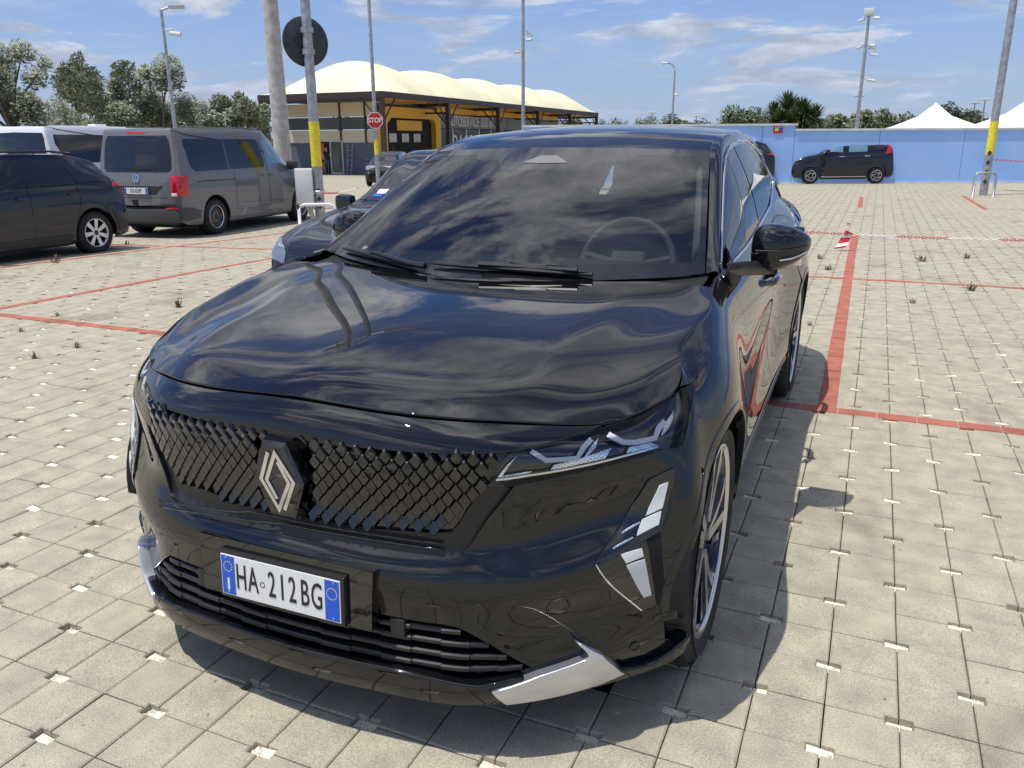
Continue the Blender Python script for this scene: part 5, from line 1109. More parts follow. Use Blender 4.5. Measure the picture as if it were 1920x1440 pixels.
cr_.p('roof_panel', cr_.top([(0,2.0),(.56,2.0),(.57,2.6),(.56,3.4),(0,3.45)]), M_VWHITE, 'join', off=.006); cr_.p('side_window', cr_.side([(1.5,1.08),(3.5,1.12),(3.1,1.40),(2.1,1.42)]), M_DGLASS); cr_.plate(Mr(0, 4.15, .72), '', .52, .11); cr_.mirrors(.82, 1.42, 1.05)
m = MB(); m.tube([(0, 3.3, 1.50), (0, 3.52, 1.78)], .008, 5); m.build('aerial', M_SATBLK, cr_.root)
# ================================================================== wall, garage, poles, trees
M_BLUEW = mat('blue_wall_paint', rough=.85, spec=.2, build=noisy((.30, .50, .88), (.36, .56, .92), .9, 9, .15, 40))
M_WHITEC = mat('white_coping', (.66, .66, .63), .8, build=noisy((.55, .55, .52), (.74, .74, .71), 3, 6))
M_GALV = mat('galvanised_steel', rough=.45, metal=.6, build=noisy((.30, .31, .32), (.46, .47, .48), 9, 6))
M_CONC = mat('concrete_pole', rough=.85, build=noisy((.36, .34, .30), (.52, .50, .45), 6, 7, .2))
M_YEL = mat('yellow_band', rough=.6, build=noisy((.72, .56, .02), (.86, .72, .05), 12, 5))
M_SIGNB = mat('sign_back', (.020, .025, .034), .5, build=noisy((.016, .020, .028), (.035, .042, .052), 8, 5))
M_BOX = mat('grey_cabinet', (.62, .63, .62), .5); M_CABLE = mat('cable_grey', (.50, .50, .47), .6)  # cabinet case grey, and a slightly darker plain grey for its cables
M_BROWN = mat('brown_steel', (.040, .026, .026), .5); M_CREAM = mat('cream_membrane', (.80, .76, .58), .75, build=noisy((.72, .65, .42), (.82, .75, .52), .6, 6)); M_ORANGE = mat('orange_panel', (.80, .42, .03), .5)
M_CPAN = mat('cream_panel', (.62, .58, .46), .6); M_GPAN = mat('grey_panel', (.26, .26, .26), .5); M_BGREY = mat('blue_grey_wall', (.10, .13, .17), .7); M_DARK = mat('dark_opening', (.008, .008, .009), .8); M_WGLASS = mat('window_glass', (.10, .12, .13), .05); M_SIGNG = mat('sign_grey', (.19, .20, .20), .5); M_LET = mat('sign_letters', (.75, .76, .76), .5); M_POST = mat('red_poster', (.55, .10, .05), .5); M_ALU = mat('aluminium_frame', (.55, .55, .53), .4, .3)
M_RSIGN = mat('sign_red', (.50, .012, .02), .35); M_WSIGN = mat('sign_white', (.80, .80, .79), .4); M_LUM = mat('luminaire', (.48, .49, .49), .5)
# ---- blue boundary wall
wa = np.array(onZ(1480, 345)); wb_ = np.array(onZ(1900, 343)); wdv = (wb_-wa)/np.linalg.norm(wb_-wa); wn_ = np.array([-wdv[1], wdv[0], 0])
def wp(t, o=0, z=0): q = wa+wdv*t+wn_*o; return Vector((q[0], q[1], z))
def onwall(px, py, o=0): r = ray(px, py); t = ((wa+wn_*o-CAM)@wn_)/(r@wn_); q = CAM+t*r; return float((q-wa)@wdv), float(q[2])
tb, zb_ = onwall(1492, 237)
WM = Matrix(((wdv[0], wn_[0], 0, wa[0]), (wdv[1], wn_[1], 0, wa[1]), (0, 0, 1, 0), (0, 0, 0, 1)))
for (t0, t1, hgt, lab) in ((-9.5, tb, 1.98, 'taller left stretch of the blue wall up to the step'), (tb, 40, 1.80, 'lower right stretch of the blue wall behind the small city car')):
    w = thing('boundary_wall', lab, 'wall', (0, 0, 0), 0, 'blue boundary wall')
    n = int((t1-t0)/2.93)+1; edges = [t0+(t1-t0)*k/n for k in range(n+1)] if False else sorted(set([t0, t1]+[tb-1.13-2.93*k if t1 == tb else tb+2.95+2.93*k for k in range(14) if t0 < (tb-1.13-2.93*k if t1 == tb else tb+2.95+2.93*k) < t1]))
    for k in range(len(edges)-1):
        m = MB(); m.box((edges[k]+.008, 0, -.5), (edges[k+1]-.008, .20, hgt), M=WM); m.build('wall_panel', M_BLUEW, w)
    m = MB(); m.box((t0+.02, .03, -.4), (t1-.02, .17, hgt-.01), M=WM); m.build('wall_core', M_SEAL, w)
    m = MB(); m.box((t0, -.05, hgt), (t1+(.06 if t1 == tb else 0), .25, hgt+.07), M=WM); m.build('coping', M_WHITEC, w)
    m = MB(); m.box((t0, -.05, -.1), (t1, -.002, .045), M=WM); m.build('wall_footing', M_WHITEC, w)
t, z = onwall(1451, 236); t2, z2 = onwall(1467, 250)
s_ = thing('red_notice', 'small red notice board fixed near the step of the blue wall', 'sign', (0, 0, 0)); m = MB(); m.box((t, -.03, z2), (t2, -.004, z), M=WM); m.build('board', M_RSIGN, s_); m = MB(); zz = z+(z2-z)*.45; m.box((t+.04, -.034, zz-.06), (t+(t2-t)*.5, -.031, zz+.07), M=WM); m.build('yellow_patch', M_YEL, s_); m = MB(); m.box((t+(t2-t)*.55, -.034, zz-.06), (t2-.04, -.031, zz+.07), M=WM); m.build('blue_patch', M_PBLUE, s_); m = MB(); m.box((t+.03, -.034, z-.08), (t2-.03, -.031, z-.03), M=WM); m.build('white_line', M_WSIGN, s_)
# ---- garage with tensile canopy
G0 = atdepth(715, 172, 47.5); GL = atdepth(520, 183, 52.3); GE = atdepth(1112, 213, 84.5)
gx0, gy0, gz = float(G0[0]), float(G0[1]), 4.30; gw_ = float(G0[0]-GL[0]); gl_ = float(GE[1]-G0[1]); NB = 5; bl = gl_/NB; zf = zg(gx0, gy0)
ga = thing('garage', 'garage with five cream membrane domes on a brown steel frame and orange portal', 'building', (gx0, gy0, zf)); H = gz-zf
def gb(nm, lo, hi, mm, parent=None, r=0): m = MB(); m.box(lo, hi) if not r else m.bbox(lo, hi, r); return m.build(nm, mm, parent or ga)
for k in range(NB+1):
    for x in (0, -gw_):
        gb('post', (x-.13, k*bl-.13, 0), (x+.13, k*bl+.13, H-.2), M_BROWN)
        for sg in (-1, 1):
            if 0 <= k+sg <= NB: m = MB(); m.tube([(x, k*bl, H-1.7), (x, k*bl+sg*1.5, H-.2)], .05, 6); m.build('brace', M_BROWN, ga)
        m = MB(); sx_ = -1 if x == 0 else 1; m.tube([(x, k*bl, H-1.7), (x+sx_*1.5, k*bl, H-.2)], .05, 6); m.build('brace', M_BROWN, ga)
    gb('cross_beam', (-gw_, k*bl-.07, H-.42), (0, k*bl+.07, H-.22), M_BROWN)
    gb('cross_beam', (-gw_, k*bl-.06, H-.9), (0, k*bl+.06, H-.78), M_BROWN) if k else None
for x in (0, -gw_): gb('eaves_beam', (x-.16, -.16, H-.22), (x+.16, gl_+.16, H+.14), M_BROWN)
for y in (0, gl_): gb('eaves_beam', (-gw_, y-.15, H-.20), (0, y+.15, H+.13), M_BROWN)
rise = 2.15
for k in range(NB):
    V = []; F = []; nx, ny_ = 24, 16
    for i in range(nx+1):
        for j in range(ny_+1):
            a = -1+2*i/nx; t = j/ny_; px_ = math.cos(a*math.pi/2)**.85 if abs(a) < 1 else 0
            my = .74+.26*math.sin(math.pi*t)
            if k == 0 and t < .5: my = max(0, math.sin(math.pi*t))**.8
            if k == NB-1 and t > .5: my = max(0, math.sin(math.pi*t))**.8
            fl = .05*math.sin(math.pi*t)*(abs(a) == 1)
            V.append((-gw_/2+a*gw_/2*(1+.012), (k+t)*bl, H+.15+rise*px_*my))
    for i in range(nx):
        for j in range(ny_): q = i*(ny_+1)+j; F.append((q, q+ny_+1, q+ny_+2, q+1))
    meshobj('dome', V, F, M_CREAM, ga, smooth=True)
gb('ceiling', (-gw_+.2, .2, H-.16), (-.2, gl_-.2, H-.12), M_ORANGE)
# main block under the canopy: near front wall and long side wall
xs_w = -2.2; yf = 2.4; xl = -gw_-.2
cols_ = [xl, xl+2.2, xl+4.4, xl+6.3, xs_w]
for i in range(4):
    x0, x1 = cols_[i]+.06, cols_[i+1]-.06
    for z0, z1, mm in ((H-1.15, H-.35, M_CPAN), (H-1.95, H-1.2, M_WGLASS), (H-2.75, H-2.0, M_CPAN)): gb('facade_panel', (x0, yf, z0), (x1, yf+.2, z1), mm)
    gb('mullion', (cols_[i]-.06, yf-.05, H-2.8), (cols_[i]+.06, yf+.15, H-.3), M_BROWN)
gb('front_wall', (xl, yf+.05, 0), (xs_w, yf+.3, H-2.78), M_BGREY)
# sunlit bay left of the canopy
gb('bay_post', (-gw_-1.5, .1, 0), (-gw_-1.3, .3, H-.2), M_BROWN)
for z0, z1, mm in ((H-1.0, H-.25, M_CPAN), (H-1.85, H-1.05, M_GPAN), (H-2.7, H-1.9, M_CPAN)): gb('bay_panel', (-gw_-1.28, .15, z0), (-gw_-.16, .35, z1), mm)
gb('bay_wall', (-gw_-1.28, .18, 0), (-gw_-.1, .4, H-2.72), M_BLUEW)
xd = -gw_+1.9
gb('doorway', (xd, yf-.02, 0), (xd+1.35, yf+.04, 2.05), M_DARK); gb('poster', (xd+.55, yf-.06, .9), (xd+.95, yf-.03, 1.95), M_POST); gb('poster', (xd+.6, yf-.06, .1), (xd+.95, yf-.03, .75), M_POST)
gdoor = gb('glass_door', (xd+1.45, yf-.03, 0.05), (xd+2.35, yf+.03, 2.05), M_WGLASS)
for lo, hi in (((xd+1.40, yf-.07, 0), (xd+1.48, yf+.05, 2.12)), ((xd+2.32, yf-.07, 0), (xd+2.40, yf+.05, 2.12)), ((xd+1.48, yf-.07, 2.04), (xd+2.32, yf+.05, 2.12)), ((xd+1.48, yf-.07, 0), (xd+2.32, yf+.05, .12))): gb('door_frame', lo, hi, M_ALU, gdoor)
m = MB(); [m.tube([(xd+2.75+dx, yf-.25+dz*.06, 0), (xd+2.85+dx, yf-.1, 1.9)], .025, 5) for dx in (0, .35) for dz in (0,)]
[m.tube([(xd+2.77, yf-.2, zz), (xd+3.14, yf-.2, zz)], .018, 5) for zz in (.3, .6, .9, 1.2, 1.5)]; m.build('ladder', M_GALV, ga)
# long side: orange portal, then signs and windows
gb('side_wall', (xs_w-.3, yf+.3, 0), (xs_w-.05, gl_*.86, H-.35), M_BGREY)
yp0, yp1 = yf+.1, yf+bl*.98
m = MB(); prof = [(yp0, 0), (yp0, H-1.15), (yp0+.9, H-.55), (yp1-.9, H-.55), (yp1, H-.95), (yp1, 0), (yp1-.75, 0), (yp1-.75, H-1.5), (yp1-1.1, H-1.22), (yp0+1.4, H-1.22), (yp0+.85, H-1.6), (yp0+.85, 0)]
m.prism([(xs_w-.02, y, z) for y, z in prof], (.45, 0, 0)); m.build('portal', M_ORANGE, ga)
gb('garage_opening', (xs_w-.02, yp0+.86, 0), (xs_w+.05, yp1-.76, H-1.23), M_DARK); gb('portal_sign', (xs_w+.06, yp0+2.6, H-2.0), (xs_w+.12, yp1-2.2, H-1.35), M_ORANGE)
for k in range(3): gb('door_window', (xs_w+.06, yp0+1.6+k*1.6, H-2.75), (xs_w+.09, yp0+2.5+k*1.6, H-2.2), M_CPAN)
Mt = Matrix.Translation((xs_w+.135, (yp0+yp1)/2, H-1.68)) @ Matrix.Rotation(math.pi/2, 4, 'Z') @ Matrix.Rotation(math.pi/2, 4, 'X')
textmesh('Multimarca', .42, 'sign_text', M_BROWN, ga, Mt, .005) if False else None
ysg = yp1+.2; yse = gl_*.86
gb('orange_fascia', (xs_w-.04, ysg, H-.75), (xs_w+.08, yse, H-.35), M_ORANGE)
sgn = gb('sign_board', (xs_w-.03, ysg, H-1.75), (xs_w+.10, ysg+12.5, H-.80), M_SIGNG); gb('sign_board', (xs_w-.03, ysg+12.6, H-1.75), (xs_w+.10, yse, H-.80), M_SIGNG)
Mt = lambda y, z: Matrix.Translation((xs_w+.11, y, z)) @ Matrix.Rotation(math.pi/2, 4, 'Z') @ Matrix.Rotation(math.pi/2, 4, 'X')
textmesh('AUTOSERVICE  S.U. srl', 1.05, 'sign_text', M_LET, sgn, Mt(ysg+5.6, H-1.28), .01, .78)
for k in range(11):
    y0 = ysg+.15+k*2.3
    if y0+2.1 > yse: break
    gb('window', (xs_w-.03, y0, H-3.1), (xs_w+.06, y0+2.05, H-1.85), M_WGLASS); gb('window_frame', (xs_w-.02, y0+2.07, H-3.2), (xs_w+.10, y0+2.22, H-1.78), M_ALU)
textmesh('PASS', 1.9, 'sign_text', M_LET, ga, Mt(ysg+3.9, H-2.95), .01, .9)
# ---- person at the garage door
def person(loc, rz):
    r = thing('person', 'person in a dark sleeveless top and jeans standing at the garage doorway', 'person', loc, rz)
    me = bpy.data.meshes.new('body'); V = [(0,0,.93),(0,0,1.10),(0,.01,1.30),(0,.01,1.43),(0,0,1.52),(0,-.01,1.60),(0,-.015,1.70),(.09,0,.88),(.10,-.01,.50),(.10,.02,.09),(.10,-.13,.035),(-.09,0,.88),(-.10,.02,.50),(-.11,.03,.09),(-.11,-.12,.035),(.19,.01,1.40),(.24,.0,1.14),(.16,-.20,1.04),(-.19,.01,1.40),(-.24,.02,1.14),(-.20,-.16,.98)]
    Ed = [(0,1),(1,2),(2,3),(3,4),(4,5),(5,6),(0,7),(7,8),(8,9),(9,10),(0,11),(11,12),(12,13),(13,14),(3,15),(15,16),(16,17),(3,18),(18,19),(19,20)]
    me.from_pydata(V, Ed, []); o = link(bpy.data.objects.new('body', me), r); sk = o.modifiers.new('k', 'SKIN'); 
    rad = [.15,.145,.17,.12,.055,.085,.095,.10,.07,.05,.045,.10,.07,.05,.045,.065,.048,.038,.065,.048,.038]
    for i, q in enumerate(me.skin_vertices[0].data): q.radius = (rad[i], rad[i]*.85); q.use_root = (i == 0)
    o.modifiers.new('s', 'SUBSURF').render_levels = 2
    dg = bpy.context.evaluated_depsgraph_get(); nm = bpy.data.meshes.new_from_object(o.evaluated_get(dg)); o.modifiers.clear(); o.data = nm
    for mm in (mat('skin', (.45, .26, .18), .6), mat('dark_top', (.015, .018, .028), .8), mat('jeans', (.06, .09, .16), .85), mat('dark_hair', (.03, .022, .018), .6)): nm.materials.append(mm)
    for p in nm.polygons:
        c = p.center; p.material_index = 3 if c.z > 1.70 or (c.z > 1.62 and c.y > .02) else (0 if c.z > 1.47 or (abs(c.x) > .19 and c.z < 1.36 and c.z > .9) else (1 if c.z > .95 or c.z < .06 else 2)); p.use_smooth = True
    return r
pp = Vector((gx0+xd+1.9, gy0+yf-1.2, zf)); person(pp, math.radians(60))
# ---- poles, signs, lamps
def gpos(px, py, D): p = atdepth(px, py, D); return Vector((p[0], p[1], zg(p[0], p[1])))
def ztop(px, py, base):  # height of a pixel on the vertical through base
    r = ray(px, py); d = (np.array([base.x, base.y])-CAM[:2]); t = (d@r[:2])/(r[:2]@r[:2]); return float(CAM[2]+t*r[2])
def pole(name, label, base, H_, r0, r1, mm, cat='pole', group=None, lean=0):
    t = thing(name, label, cat, base, 0, group); m = MB(); m.tube([(lean*k/8, 0, H_*k/8) for k in range(9)], [r0+(r1-r0)*k/8 for k in range(9)], 16); m.build('shaft', mm, t, smooth=True, auto=60); return t
def lamp_head(t, z, ang, L=1.0, two=False, mm=None):
    for sg in ((1, -1) if two else (1,)):
        R0 = Matrix.Translation((0, 0, z)) @ Matrix.Rotation(ang, 4, 'Z'); m = MB(); m.tube([R0 @ Vector((0, 0, -.02)), R0 @ Vector((sg*.5*L, 0, .10))], .04, 6); m.build('arm', M_GALV, t)
        m = MB(); m.bbox((sg*.4*L if sg > 0 else -1.15*L, -.17, .04), (1.15*L if sg > 0 else -.4*L, .17, .15), .04, M=R0); m.build('lamp_head', mm or M_LUM, t, auto=50)
def camera_unit(t, z, ang, r=.1):
    R0 = Matrix.Translation((0, 0, z)) @ Matrix.Rotation(ang, 4, 'Z'); m = MB(); m.tube([R0 @ Vector((r, 0, .1)), R0 @ Vector((.35, 0, .12))], .025, 6); m.tube([R0 @ Vector((.25, 0, 0)), R0 @ Vector((.62, 0, -.06))], .07, 8); m.build('security_camera', M_BOX, t)
# pole with the round sign back, cabinet and yellow band
bp_ = Vector(ghit(602, 418)); D2 = depth_of(bp_)
P2 = pole('sign_pole', 'grey pole with a yellow band, a round sign seen from behind and a cabinet', bp_, 8.6, .105, .085, M_GALV, group=None)
def band(t, base, py0, py1, px, r, mm=M_YEL):
    z0, z1 = ztop(px, py0, base)-base.z, ztop(px, py1, base)-base.z; m = MB(); m.tube([(0, 0, z0), (0, 0, z1)], r, 16, cap=False); return m.build('painted_band', mm, t, smooth=True)
band(P2, bp_, 312, 228, 590, .1065)
lamp_head(P2, 8.5, .5, 1.3, True)
zc_ = ztop(568, 77, bp_)-bp_.z; fx = (CAM[:2]-np.array(bp_[:2])); fa = math.atan2(fx[1], fx[0])
Ms = Matrix.Translation((0, 0, zc_)) @ Matrix.Rotation(fa+.35, 4, 'Z') @ Matrix.Translation((-.14, 0, 0)) @ Matrix.Rotation(math.pi/2, 4, 'Y'); rs = 41/FPX*D2
m = MB(); m.lathe([(0, .012), (rs, .012), (rs+.01, .004), (rs, -.012), (0, -.012)], 40, Ms); m.build('round_sign', M_SIGNB, P2, auto=40)
m = MB(); m.lathe([(.125, -.05), (.125, .05)], 16, Matrix.Translation((0, 0, zc_+.2))); m.lathe([(.125, -.05), (.125, .05)], 16, Matrix.Translation((0, 0, zc_-.2))); m.build('sign_clamp', M_GALV, P2)['kind'] = 'stuff'
R0 = Matrix.Rotation(fa, 4, 'Z'); zb0, zb1 = ztop(570, 383, bp_)-bp_.z, ztop(570, 316, bp_)-bp_.z
cb = thing('cabinet', 'pale grey electrical cabinet strapped to the pole with the yellow band', 'cabinet', bp_+Vector((0, 0, zb0)), fa)
m = MB(); m.bbox((-.22, -.46, 0), (.10, -.10, zb1-zb0), .02); m.build('case', M_BOX, cb, auto=40); m = MB(); m.bbox((.06, -.44, .02), (.115, -.12, zb1-zb0-.02), .01); m.build('door', M_WSIGN, cb, auto=40)
m = MB(); m.tube([(0, -.2, 0), (.02, -.16, -.25), (0, -.12, -.5)], .035, 6); m.tube([(0, -.3, 0), (.05, -.2, -.2), (0, -.1, -.42)], .03, 6); m.build('cable', M_CABLE, cb)
for k in range(3):
    m = MB(); m.prism([(.108, 0, .28+k*.17), (.104, .05, .33+k*.17), (.108, 0, .38+k*.17), (.104, -.05, .33+k*.17)], (.006, 0, 0), M=R0); m.build('reflective_mark', M_SIGNB, P2)
m = MB(); m.lathe([(.115, .0), (.13, .02), (.13, .06), (.115, .08)], 16, Matrix.Translation((0, 0, zb0+.2))); m.build('strap', M_SILVER, P2)
# concrete pole
b1 = gpos(528, 262, 20.0); P1 = pole('concrete_pole', 'thick tapering concrete pole rising behind the grey van', b1, 11.0, .22, .13, M_CONC)
for k, (dx, dz) in enumerate(((.55, 0), (-.5, .1), (.4, .5), (-.45, .6), (.3, 1.0))): m = MB(); m.tube([(0, 0, 10.2+dz), (dx, .2*dx, 10.3+dz)], .025, 5); m.tube([(dx, .2*dx, 9.9+dz), (dx, .2*dx, 10.7+dz)], .03, 5); m.build('antenna', M_GALV, P1)
# lamp with camera, left
b4 = gpos(328, 236, 27); P4 = pole('lamp_post', 'slim grey lamp post with a flat head and a camera above the olive trees', b4, ztop(303, 18, b4)-b4.z, .075, .045, M_GALV, 'lamp post', 'lamp posts in the car park'); z4 = ztop(303, 18, b4)-b4.z; lamp_head(P4, z4, fa+1.5, .62); camera_unit(P4, ztop(307, 50, b4)-b4.z-.2, fa+1.1, .05)
# stop pole
b3 = gpos(707, 300, 32); P3 = pole('stop_sign_pole', 'thin pole with a yellow foot carrying a red octagonal STOP sign', b3, 9.5, .085, .055, M_GALV, 'road sign'); band(P3, b3, 290, 262, 705, .087); lamp_head(P3, 9.4, fa, 1.0)
zs_ = ztop(700, 226, b3)-b3.z; Ms = Matrix.Translation((0, 0, zs_)) @ Matrix.Rotation(math.atan2(CAM[1]-b3.y, CAM[0]-b3.x), 4, 'Z') @ Matrix.Translation((.10, 0, 0)) @ Matrix.Rotation(math.pi/2, 4, 'Z') @ Matrix.Rotation(math.pi/2, 4, 'X')
rr_ = 15.4/FPX*32; m = MB(); oc = [(rr_*math.cos(math.pi/8+k*math.pi/4), rr_*math.sin(math.pi/8+k*math.pi/4), 0) for k in range(8)]; m.prism([Ms @ Vector(p) for p in oc], Ms.to_3x3() @ Vector((0, 0, .02))); so_ = m.build('sign_plate', M_WSIGN, P3)
m = MB(); m.prism([Ms @ Vector((p[0]*.91, p[1]*.91, .02)) for p in oc], Ms.to_3x3() @ Vector((0, 0, .008))); m.build('sign_face', M_RSIGN, so_); textmesh('STOP', rr_*.80, 'sign_text', M_WSIGN, so_, Ms @ Matrix.Translation((0, 0, .030)), .004, .85, 1.0, .006)
# central pole and right-hand poles
b5 = gpos(981, 250, 42); P5 = pole('camera_pole', 'slim pole with small cameras rising behind the black SUV roof', b5, 12.5, .10, .07, M_GALV)
for py, an in ((62, 2), (75, .5), (98, -1)): camera_unit(P5, ztop(981, py, b5)-b5.z, an+fa, .05)
b6 = gpos(1606, 240, 42); P6 = pole('camera_mast', 'tall mast with white cameras and a lamp on top beyond the blue wall', b6, ztop(1628, 28, b6)-b6.z, .11, .07, M_GALV, 'mast'); z6 = ztop(1628, 28, b6)-b6.z
m = MB(); m.bbox((-.25, -.2, z6-.05), (.25, .2, z6+.3), .06); m.build('lamp_head', M_BOX, P6, auto=50)
for py, an in ((35, .4), (35, 3.4), (86, .2), (86, 3.2), (90, 1.7), (102, 1.2), (150, 1.0)): camera_unit(P6, ztop(1620, py, b6)-b6.z, an+fa, .05)
b7 = Vector(ghit(1843, 366)); P7 = pole('yellow_band_pole', 'grey pole with a yellow band standing behind a steel hoop at right', b7, 8.8, .105, .08, M_GALV); band(P7, b7, 290, 228, 1857, .107); lamp_head(P7, 8.7, fa+.4, 1.2, True)
for k in range(4):
    m = MB(); R7 = Matrix.Rotation(math.atan2(CAM[1]-b7.y, CAM[0]-b7.x), 4, 'Z'); m.prism([(.108, 0, .30+k*.25), (.104, .06, .37+k*.25), (.108, 0, .44+k*.25), (.104, -.06, .37+k*.25)], (.006, 0, 0), M=R7); m.build('reflective_mark', M_SIGNB, P7)
def hoop(label, p0, p1, h, mm, grp):
    t = thing('guard_hoop', label, 'hoop', p0, 0, grp); d = Vector(p1)-Vector(p0); m = MB(); m.tube([(0, 0, -.05), (0, 0, h-.10), tuple(d*.06+Vector((0, 0, h-.03))), tuple(d*.16+Vector((0, 0, h))), tuple(d*.84+Vector((0, 0, h))), tuple(d*.94+Vector((0, 0, h-.03))), tuple(d+Vector((0, 0, h-.10))), tuple(d+Vector((0, 0, -.05)))], .035, 10); m.build('tube', mm, t, smooth=True)
hp0 = Vector(ghit(1823, 369)); hp1 = Vector(ghit(1862, 369)); hoop('bent steel guard hoop around the foot of the yellow-banded pole at right', hp0, hp1, .62, M_GALV, 'guard hoops')
hq0 = Vector(ghit(563, 424)); hoop('white guard hoop peeping over the slate hatchback bonnet', hq0, hq0+Vector((.62, .35, 0)), .42, M_WSIGN, 'guard hoops')
# curved lamp and the small far lamps
b8 = gpos(1260, 240, 55); P8 = pole('curved_lamp', 'curved-neck street lamp far behind the black SUV roof', b8, ztop(1259, 132, b8)-b8.z, .085, .06, M_GALV, 'lamp post', 'lamp posts in the car park'); z8 = ztop(1259, 132, b8)-b8.z
rgt = Vector(CR); m = MB(); m.tube([Vector((0, 0, z8-.05))-rgt*0, Vector((0, 0, z8+.25))-rgt*.08, Vector((0, 0, z8+.42))-rgt*.3, Vector((0, 0, z8+.45))-rgt*.55], .045, 8); m.build('neck', M_GALV, P8, smooth=True); m = MB(); m.tube([Vector((0, 0, z8+.45))-rgt*.5, Vector((0, 0, z8+.44))-rgt*.9], [.06, .09], 8); m.build('lamp_head', M_BOX, P8)
camera_unit(P8, ztop(1260, 178, b8)-b8.z, fa, .05)
for k, (px, pt, D, lab) in enumerate(((1222, 213, 70, 'tiny far lamp post left of the curved street lamp'), (1305, 219, 80, 'tiny far lamp post beside the bushes above the roof'), (1605, 182, 60, 'thin lamp post just left of the camera mast'), (1618, 207, 75, 'small lamp post just right of the camera mast'), (1822, 195, 70, 'small lamp post between the two white tents, left one'), (1840, 189, 62, 'small lamp post between the two white tents, right one'))):
    b = gpos(px, 236, D); hh = ztop(px, pt, b)-b.z; t = pole('far_lamp', lab, b, hh, .07, .05, M_GALV, 'lamp post', 'lamp posts in the car park'); m = MB(); m.bbox((-.35, -.15, hh), (.35, .15, hh+.15), .04, M=Matrix.Rotation(YAW, 4, 'Z')); m.build('lamp_head', M_BOX, t)
# ---- white tents beyond the wall
M_TENT = mat('tent_membrane', (.80, .80, .78), .7)
for px, py, D, w, lab in ((1750, 193, 42, 2.35, 'white pointed tent roof above the lower blue wall'), (1918, 187, 40, 2.6, 'white pointed tent roof cut by the right frame edge')):
    b = gpos(px, 235, D); zt_ = ztop(px, py, b); t = thing('tent', lab, 'tent', (b.x, b.y, 0), .5, 'white pointed tents'); V = []; F = []; n = 24; zl = 1.9
    rings = [(.05, zt_), (.12, zt_-.10), (.35, zt_-.28), (.62*w*.5, zt_-.62*(zt_-zl)*.75), (w*.7, zl+.18*(zt_-zl)), (w, zl)]
    for r_, z_ in rings:
        for k in range(n): a = 2*math.pi*k/n; q = 1/max(abs(math.cos(a)), abs(math.sin(a))) if r_ > .4 else 1; q = 1+(q-1)*min(1, r_/w); V.append((r_*q*math.cos(a), r_*q*math.sin(a), z_))
    for i in range(len(rings)-1):
        for k in range(n): F.append((i*n+k, i*n+(k+1) % n, (i+1)*n+(k+1) % n, (i+1)*n+k))
    meshobj('canopy', V, F, M_TENT, t, smooth=True)
    for sx_ in (-1, 1):
        for sy_ in (-1, 1): m = MB(); m.tube([(sx_*w, sy_*w, 0), (sx_*w, sy_*w, zl)], .05, 6); m.build('leg', M_GALV, t)
# ---- chains and the striped flag
M_CHR = mat('chain_red', (.45, .05, .04), .45); M_CHW = mat('chain_white', (.75, .73, .70), .45)
def chain(label, p0, p1, sag, pitch=.055, r=.0065):
    t = thing('chain', label, 'chain', (0, 0, 0), 0, 'red and white chains'); p0, p1 = Vector(p0), Vector(p1); L = (p1-p0).length; n = int(L/pitch); b = [MB(), MB()]
    for k in range(n):
        s0 = (k+.5)/n; q = p0.lerp(p1, s0)+Vector((0, 0, -sag*4*s0*(1-s0))); d = (p1-p0).normalized(); u_ = Vector((0, 0, 1)) if k % 2 else d.cross(Vector((0, 0, 1))).normalized()
        lp = [q+d*(pitch*.62*math.cos(a))+u_*(pitch*.34*math.sin(a)) for a in np.linspace(0, 2*math.pi, 9)]
        b[(k//14) % 2].tube(lp, r, 4, cap=False)
    for i, (bb, mm) in enumerate(zip(b, (M_CHR, M_CHW))): bb.build('links', mm, t)['kind'] = 'stuff'
    return t
c0 = onY(1500, 434, 9.6); c1_ = onY(1960, 451, 10.2); chain('red and white plastic chain stretched low across the bays at right', c0, c1_, .02, .045, .005)
hang = Vector(bp_); c0 = hang+Vector((.12, -.05, .62)); c1_ = Vector(atdepth(672, 352, 15.5)); chain('red and white chain sagging from the cabinet pole towards the garage', c0, c1_, .04, .05, .007)
c0 = b7+Vector((.1, 0, .95)); c1_ = c0+Vector((6, 1.2, -.1)); chain('faded chain hanging from the yellow-banded pole to the right edge', c0, c1_, .10, .06, .008)
fl = thing('striped_flag', 'red and white striped warning tape hanging from the chain beside the mirror', 'flag', (0, 0, 0)); q = [Vector(onY(px, py, 9.7)) for px, py in ((1588, 429), (1600, 438), (1584, 466), (1564, 466))]
def qd(s0, s1, t0, t1): 
    P_ = lambda s, t: (q[0].lerp(q[3], s)).lerp(q[1].lerp(q[2], s), t)+Vector((0, .03*math.sin(s*5), 0)); return [P_(s0, 0), P_(s1-.0, 0), P_(s1+t1, 1), P_(s0+t1, 1)]
e_ = [0, .18, .38, .66, .84, 1.0]
for k in range(5):
    P_ = lambda s, t: (q[0].lerp(q[3], min(1, max(0, s)))).lerp(q[1].lerp(q[2], min(1, max(0, s))), t)+Vector((0, .04*math.sin(s*5), 0))
    sh = -.16; m = MB(); m.prism([P_(e_[k]-sh*.5, 0), P_(e_[k+1]-sh*.5, 0), P_(e_[k+1]+sh*.5, 1), P_(e_[k]+sh*.5, 1)], (0, .004, 0)); m.build('stripe', (M_RSIGN, M_WSIGN)[k % 2], fl)
